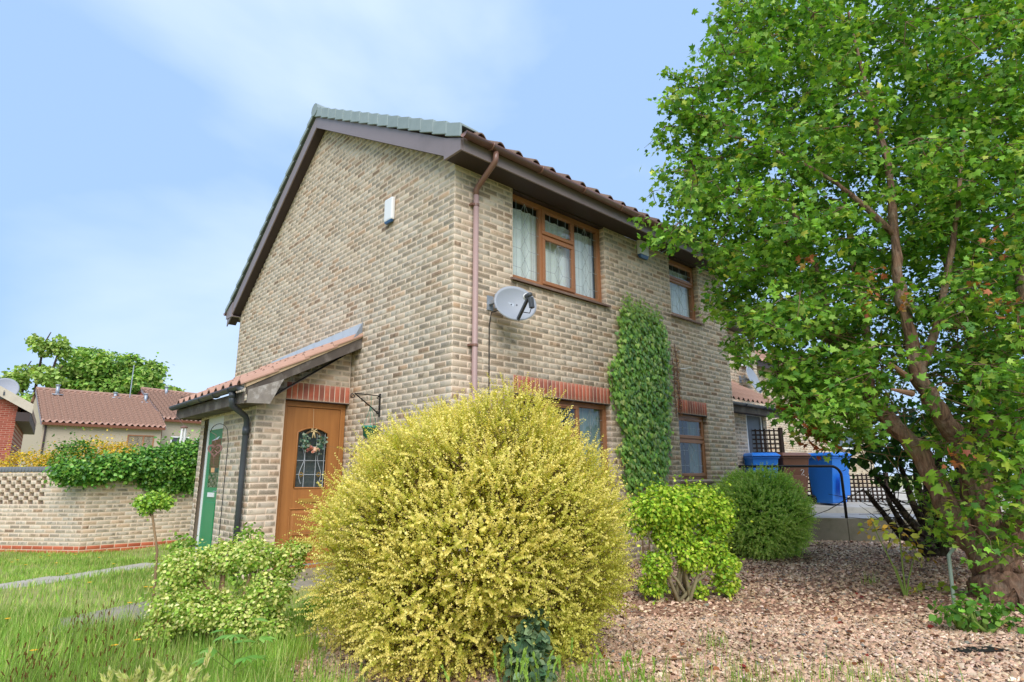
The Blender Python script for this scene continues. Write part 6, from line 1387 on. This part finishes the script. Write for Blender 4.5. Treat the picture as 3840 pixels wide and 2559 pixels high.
for (u, v, d, n, s_) in ((1330, 1540, 3.5, 130, .16), (1420, 1550, 3.5, 120, .2), (1250, 1560, 3.45, 100, .2), (1520, 1560, 3.45, 90, .3), (1700, 1555, 3.4, 90, .35), (1850, 1545, 3.5, 60, .3), (1970, 1500, 3.8, 60, .3), (740, 1400, 5.4, 260, .3), (760, 1345, 6.3, 200, .3), (730, 1460, 4.6, 80, .25), (1640, 1430, 4.6, 40, .12), (2000, 1320, 7, 30, .1), (800, 1540, 3.7, 90, .2), (1050, 1575, 3.4, 90, .25), (1600, 1545, 3.55, 160, .5), (1780, 1560, 3.4, 200, .5), (1950, 1560, 3.4, 160, .5), (2120, 1550, 3.5, 120, .5), (1450, 1530, 3.6, 160, .35), (1700, 1500, 3.9, 90, .5), (1350, 1500, 3.8, 80, .2)):
    c = at(u, v, d)[:2]; tuft.append(c+rng.normal(0, s_*.5, (n, 2)))
for _ in range(70): dd = rng.uniform(2.4, 6.0); tuft.append(np.array(WD(dd, np.interp(dd, [2.2, 3.5, 4.5, 5.5, 6.2], [-.75, -1.12, -1.62, -1.82, -1.5])+rng.normal(.08, .12)))+rng.normal(0, .06, (40, 2)))
grass('grass_tufts', 'loose tufts of pale grass growing through the gravel', np.concatenate(tuft), .05, .20, .005, .10, [S(150, 180, 80), S(182, 190, 110), S(120, 162, 64)], None)
# grasses with seed ears, clump by clump
def ears(label, c, n, spread, h0, h1, earc, earl, earw, stemc, lean=.12, group=None, name='seeding_grass'):
    t = thing(name, label, 'grass clump', (c[0], c[1], float(gz(c[0], c[1]))), 0, group); xy = rng.normal(0, spread, (n, 2)); B = np.stack([xy[:, 0], xy[:, 1], 0*xy[:, 0]-.01], 1); h = rng.uniform(h0, h1, n); l = rlean(n, lean); T1 = B+l+np.array([0, 0, 1.])*h[:, None]
    nb = n*4; bx = np.repeat(B, 4, 0)+rng.normal(0, .03, (nb, 3))*np.array([1, 1, 0]); blades('blades', bx, rng.uniform(h0*.5, h1*.8, nb), rlean(nb, lean), np.full(nb, .006), colmix(nb, stemc), M_GRASS, t)
    twigs('stalks', B, T1, .0022, .0014, M_STEM, t, bend=.02)
    k = 15; f = np.linspace(0, 1, k); dirn = unit(T1-B+l*1.5); Pe = (T1[:, None]+dirn[:, None]*(f[None, :, None]*earl)).reshape(-1, 3); D_ = np.repeat(dirn, k, 0); ne = len(Pe)
    ps = [(Pe, D_+.45*s_*unit(np.cross(D_, rdir(ne))), rdir(ne), earw*rng.uniform(.8, 1.2, ne), colmix(ne, earc, None, .12), T_LANCE) for s_ in (-1, 1)]
    leaves('seed_heads', ps, M_GRASS, t)
for (u, v, d) in ((120, 1540, 3.3), (60, 1500, 3.6), (230, 1520, 3.5), (170, 1460, 4.1), (300, 1480, 3.9), (60, 1560, 3.1), (270, 1430, 4.4), (330, 1540, 3.3), (20, 1550, 3.2)):
    ears('clump of long grass with brown plantain seed heads', at(u, v, d), 22, .10, .18, .36, [S(120, 84, 56), S(146, 104, 70)], .024, .009, [S(130, 166, 70), S(160, 182, 92)], .08, 'plantain seed heads in the long grass')
ears('drooping pale barley grass with creamy ears in front of variegated shrub', at(350, 1560, 3.05), 34, .10, .16, .28, [S(196, 200, 124), S(214, 206, 150)], .085, .034, [S(168, 192, 88), S(190, 200, 110)], .16)
for (u, v, d) in ((1190, 1575, 3.35), (1350, 1560, 3.4), (1440, 1560, 3.45)): ears('green wild barley clump at the edge of golden bush', at(u, v, d), 20, .09, .14, .27, [S(168, 196, 96), S(150, 184, 84)], .07, .020, [S(140, 178, 74)], .06, 'green barley clumps by the golden bush')
q = at(600, 1572, 3.2); blades('sedge_tuft', np.stack([q[0]+rng.normal(0, .04, 90), q[1]+rng.normal(0, .04, 90), np.full(90, .0)], 1), rng.uniform(.10, .24, 90), rlean(90, .15), np.full(90, .007), colmix(90, [S(88, 128, 88), S(112, 148, 100)]), M_GRASS, None, None); tag(bpy.data.objects['sedge_tuft'], 'blue green sedge tuft at the edge of gravel', 'grass clump')
# broad leaved weed in front of the variegated shrub
q = at(540, 1500, 3.75); t = thing('leafy_weed', 'tall weed with broad toothed green leaves in front of variegated shrub', 'plant', (q[0], q[1], 0)); m = MB(); ps = []
for k in range(9):
    a = k*2.4; e = np.array([.13*math.cos(a), .13*math.sin(a), .16+.025*k]); m.tube([(0, 0, -.02), (0, 0, e[2]*.55), tuple(e)], [.005, .004, .003], 5); n = 5
    ps.append((np.repeat(e[None], n, 0), unit(np.stack([np.cos(a+np.linspace(-1.1, 1.1, n)), np.sin(a+np.linspace(-1.1, 1.1, n)), np.full(n, -.15)], 1)), np.array([0, 0, 1.])+rng.normal(0, .2, (n, 3)), np.full(n, .10)*rng.uniform(.7, 1.1, n), colmix(n, [S(112, 172, 78), S(140, 192, 98)], None, .1), T_LANCE2))
m.build('stem', M_STEM, t)
for k, p in enumerate(ps):
    me = leaf_arrays(*p); mm = raw_mesh('leaf', me[0], me[1], M_LEAF); set_tint(mm, me[2]); link('leaf', mm, t)
# fern like weeds by the porch, sprigs at the wall foot
for (u, v, d, lab) in ((570, 1215, 6.6, 'feathery green weed beside the porch downpipe'), (420, 1235, 7.4, 'pale feathery weed below the green side door'), (735, 1385, 5.5, 'low green weed beside the paving before the door'), (1790, 1240, 10.2, 'small weed at the foot of retaining wall')):
    q = at(u, v, d); g0 = float(gz(q[0], q[1])); s_ = 1.0 if 'feathery' in lab else .5; zz = max(.12, q[2]-g0)
    shrub('weed', lab, 'plant', (q[0], q[1], g0), [(0, 0, zz*.9, .15, .15, .09), (.06, .0, zz*.6, .15, .15, .1), (-.05, .03, zz*.3, .12, .12, .1)], 2200, .045, [S(138, 180, 74), S(112, 160, 62)], None, T_OVAL, 4, bark=M_STEM, fill=.9)
def dandelion(c, k):
    g0 = float(gz(c[0], c[1])); h = rng.uniform(.08, .16); t = thing('dandelion', 'yellow dandelion flower standing in the grass', 'flower', (c[0], c[1], g0), 0, 'dandelions in the lawn')
    m = MB(); m.tube([(0, 0, -.01), (.006, .0, h*.6), (.0, .004, h)], .0025, 4); m.build('stem', M_STEM, t)
    n = 16; a = np.linspace(0, 6.28, n); D_ = np.stack([np.cos(a), np.sin(a), .25*np.ones(n)], 1); leaves('petals', [(np.tile([[0, .004, h]], (n, 1)), D_, np.tile([[0, 0, 1.]], (n, 1)), .024, colmix(n, [S(232, 196, 40), S(240, 210, 70)], None, .06), T_DIAM)], M_LEAF, t, None)
dsp = [at(u, v, d) for u, v, d in ((205, 1345, 6.4), (335, 1350, 6.2), (262, 1290, 8), (130, 1290, 8.2), (60, 1292, 8.2), (230, 1270, 9), (175, 1262, 9.8), (95, 1270, 9.6), (30, 1275, 9.5), (300, 1370, 5.6), (350, 1330, 6.4), (265, 1470, 4.1), (425, 1562, 3.2), (375, 1355, 5.8), (20, 1405, 5), (80, 1480, 4), (155, 1310, 7.5), (45, 1260, 10), (320, 1440, 4.3), (115, 1265, 10))]
for k, c in enumerate(dsp):
    x = CAM[:2]+(c[:2]-CAM[:2]); dandelion(x, k)
# fallen twigs on the gravel
for k, (u, v, d, l, wh) in enumerate(((1625, 1345, 6.6, .35, 'near the lime shrub'), (2100, 1350, 6.2, .4, 'beside the sapling'), (1520, 1480, 4.2, .5, 'close to the golden bush'), (1960, 1300, 7.4, .25, 'in front of retaining wall'), (2010, 1400, 5.4, .22, 'in the open middle of the bed'))):
    q = at(u, v, d); a = rng.uniform(0, 3.1); g0 = float(gz(q[0], q[1]))+.022; m = MB(); m.tube([(-l/2*math.cos(a), -l/2*math.sin(a), 0), (.02, .03, .012), (l/2*math.cos(a), l/2*math.sin(a), .0)], [.006, .005, .003], 5)
    o = m.build('fallen_twig', M_TWIG, None, True, (q[0], q[1], g0)); tag(o, 'dry brown twig lying on gravel '+wh, 'twig', 'fallen twigs on the gravel')

# dry leaves dropped on the gravel
ll = scatter([WD(3.2, .6), WD(5.0, -1.2), WD(9.5, 3.5), WD(9, 7), WD(4, 4)], 420); ll = ll[inpoly(ll[:, 0], ll[:, 1], GRAV)]; n = len(ll)
o = leaves('leaf_litter', [(np.stack([ll[:, 0], ll[:, 1], gz(ll[:, 0], ll[:, 1])+.028], 1), rdir(n)*np.array([1, 1, .25]), np.array([0, 0, 1.])+rng.normal(0, .35, (n, 3)), rng.uniform(.025, .055, n), colmix(n, [S(120, 78, 56), S(150, 104, 74), S(96, 66, 50), S(176, 140, 96), S(140, 60, 54)]), T_OVAL)], M_LEAF)
tag(o, 'dry brown leaves scattered over the gravel', 'leaf litter')
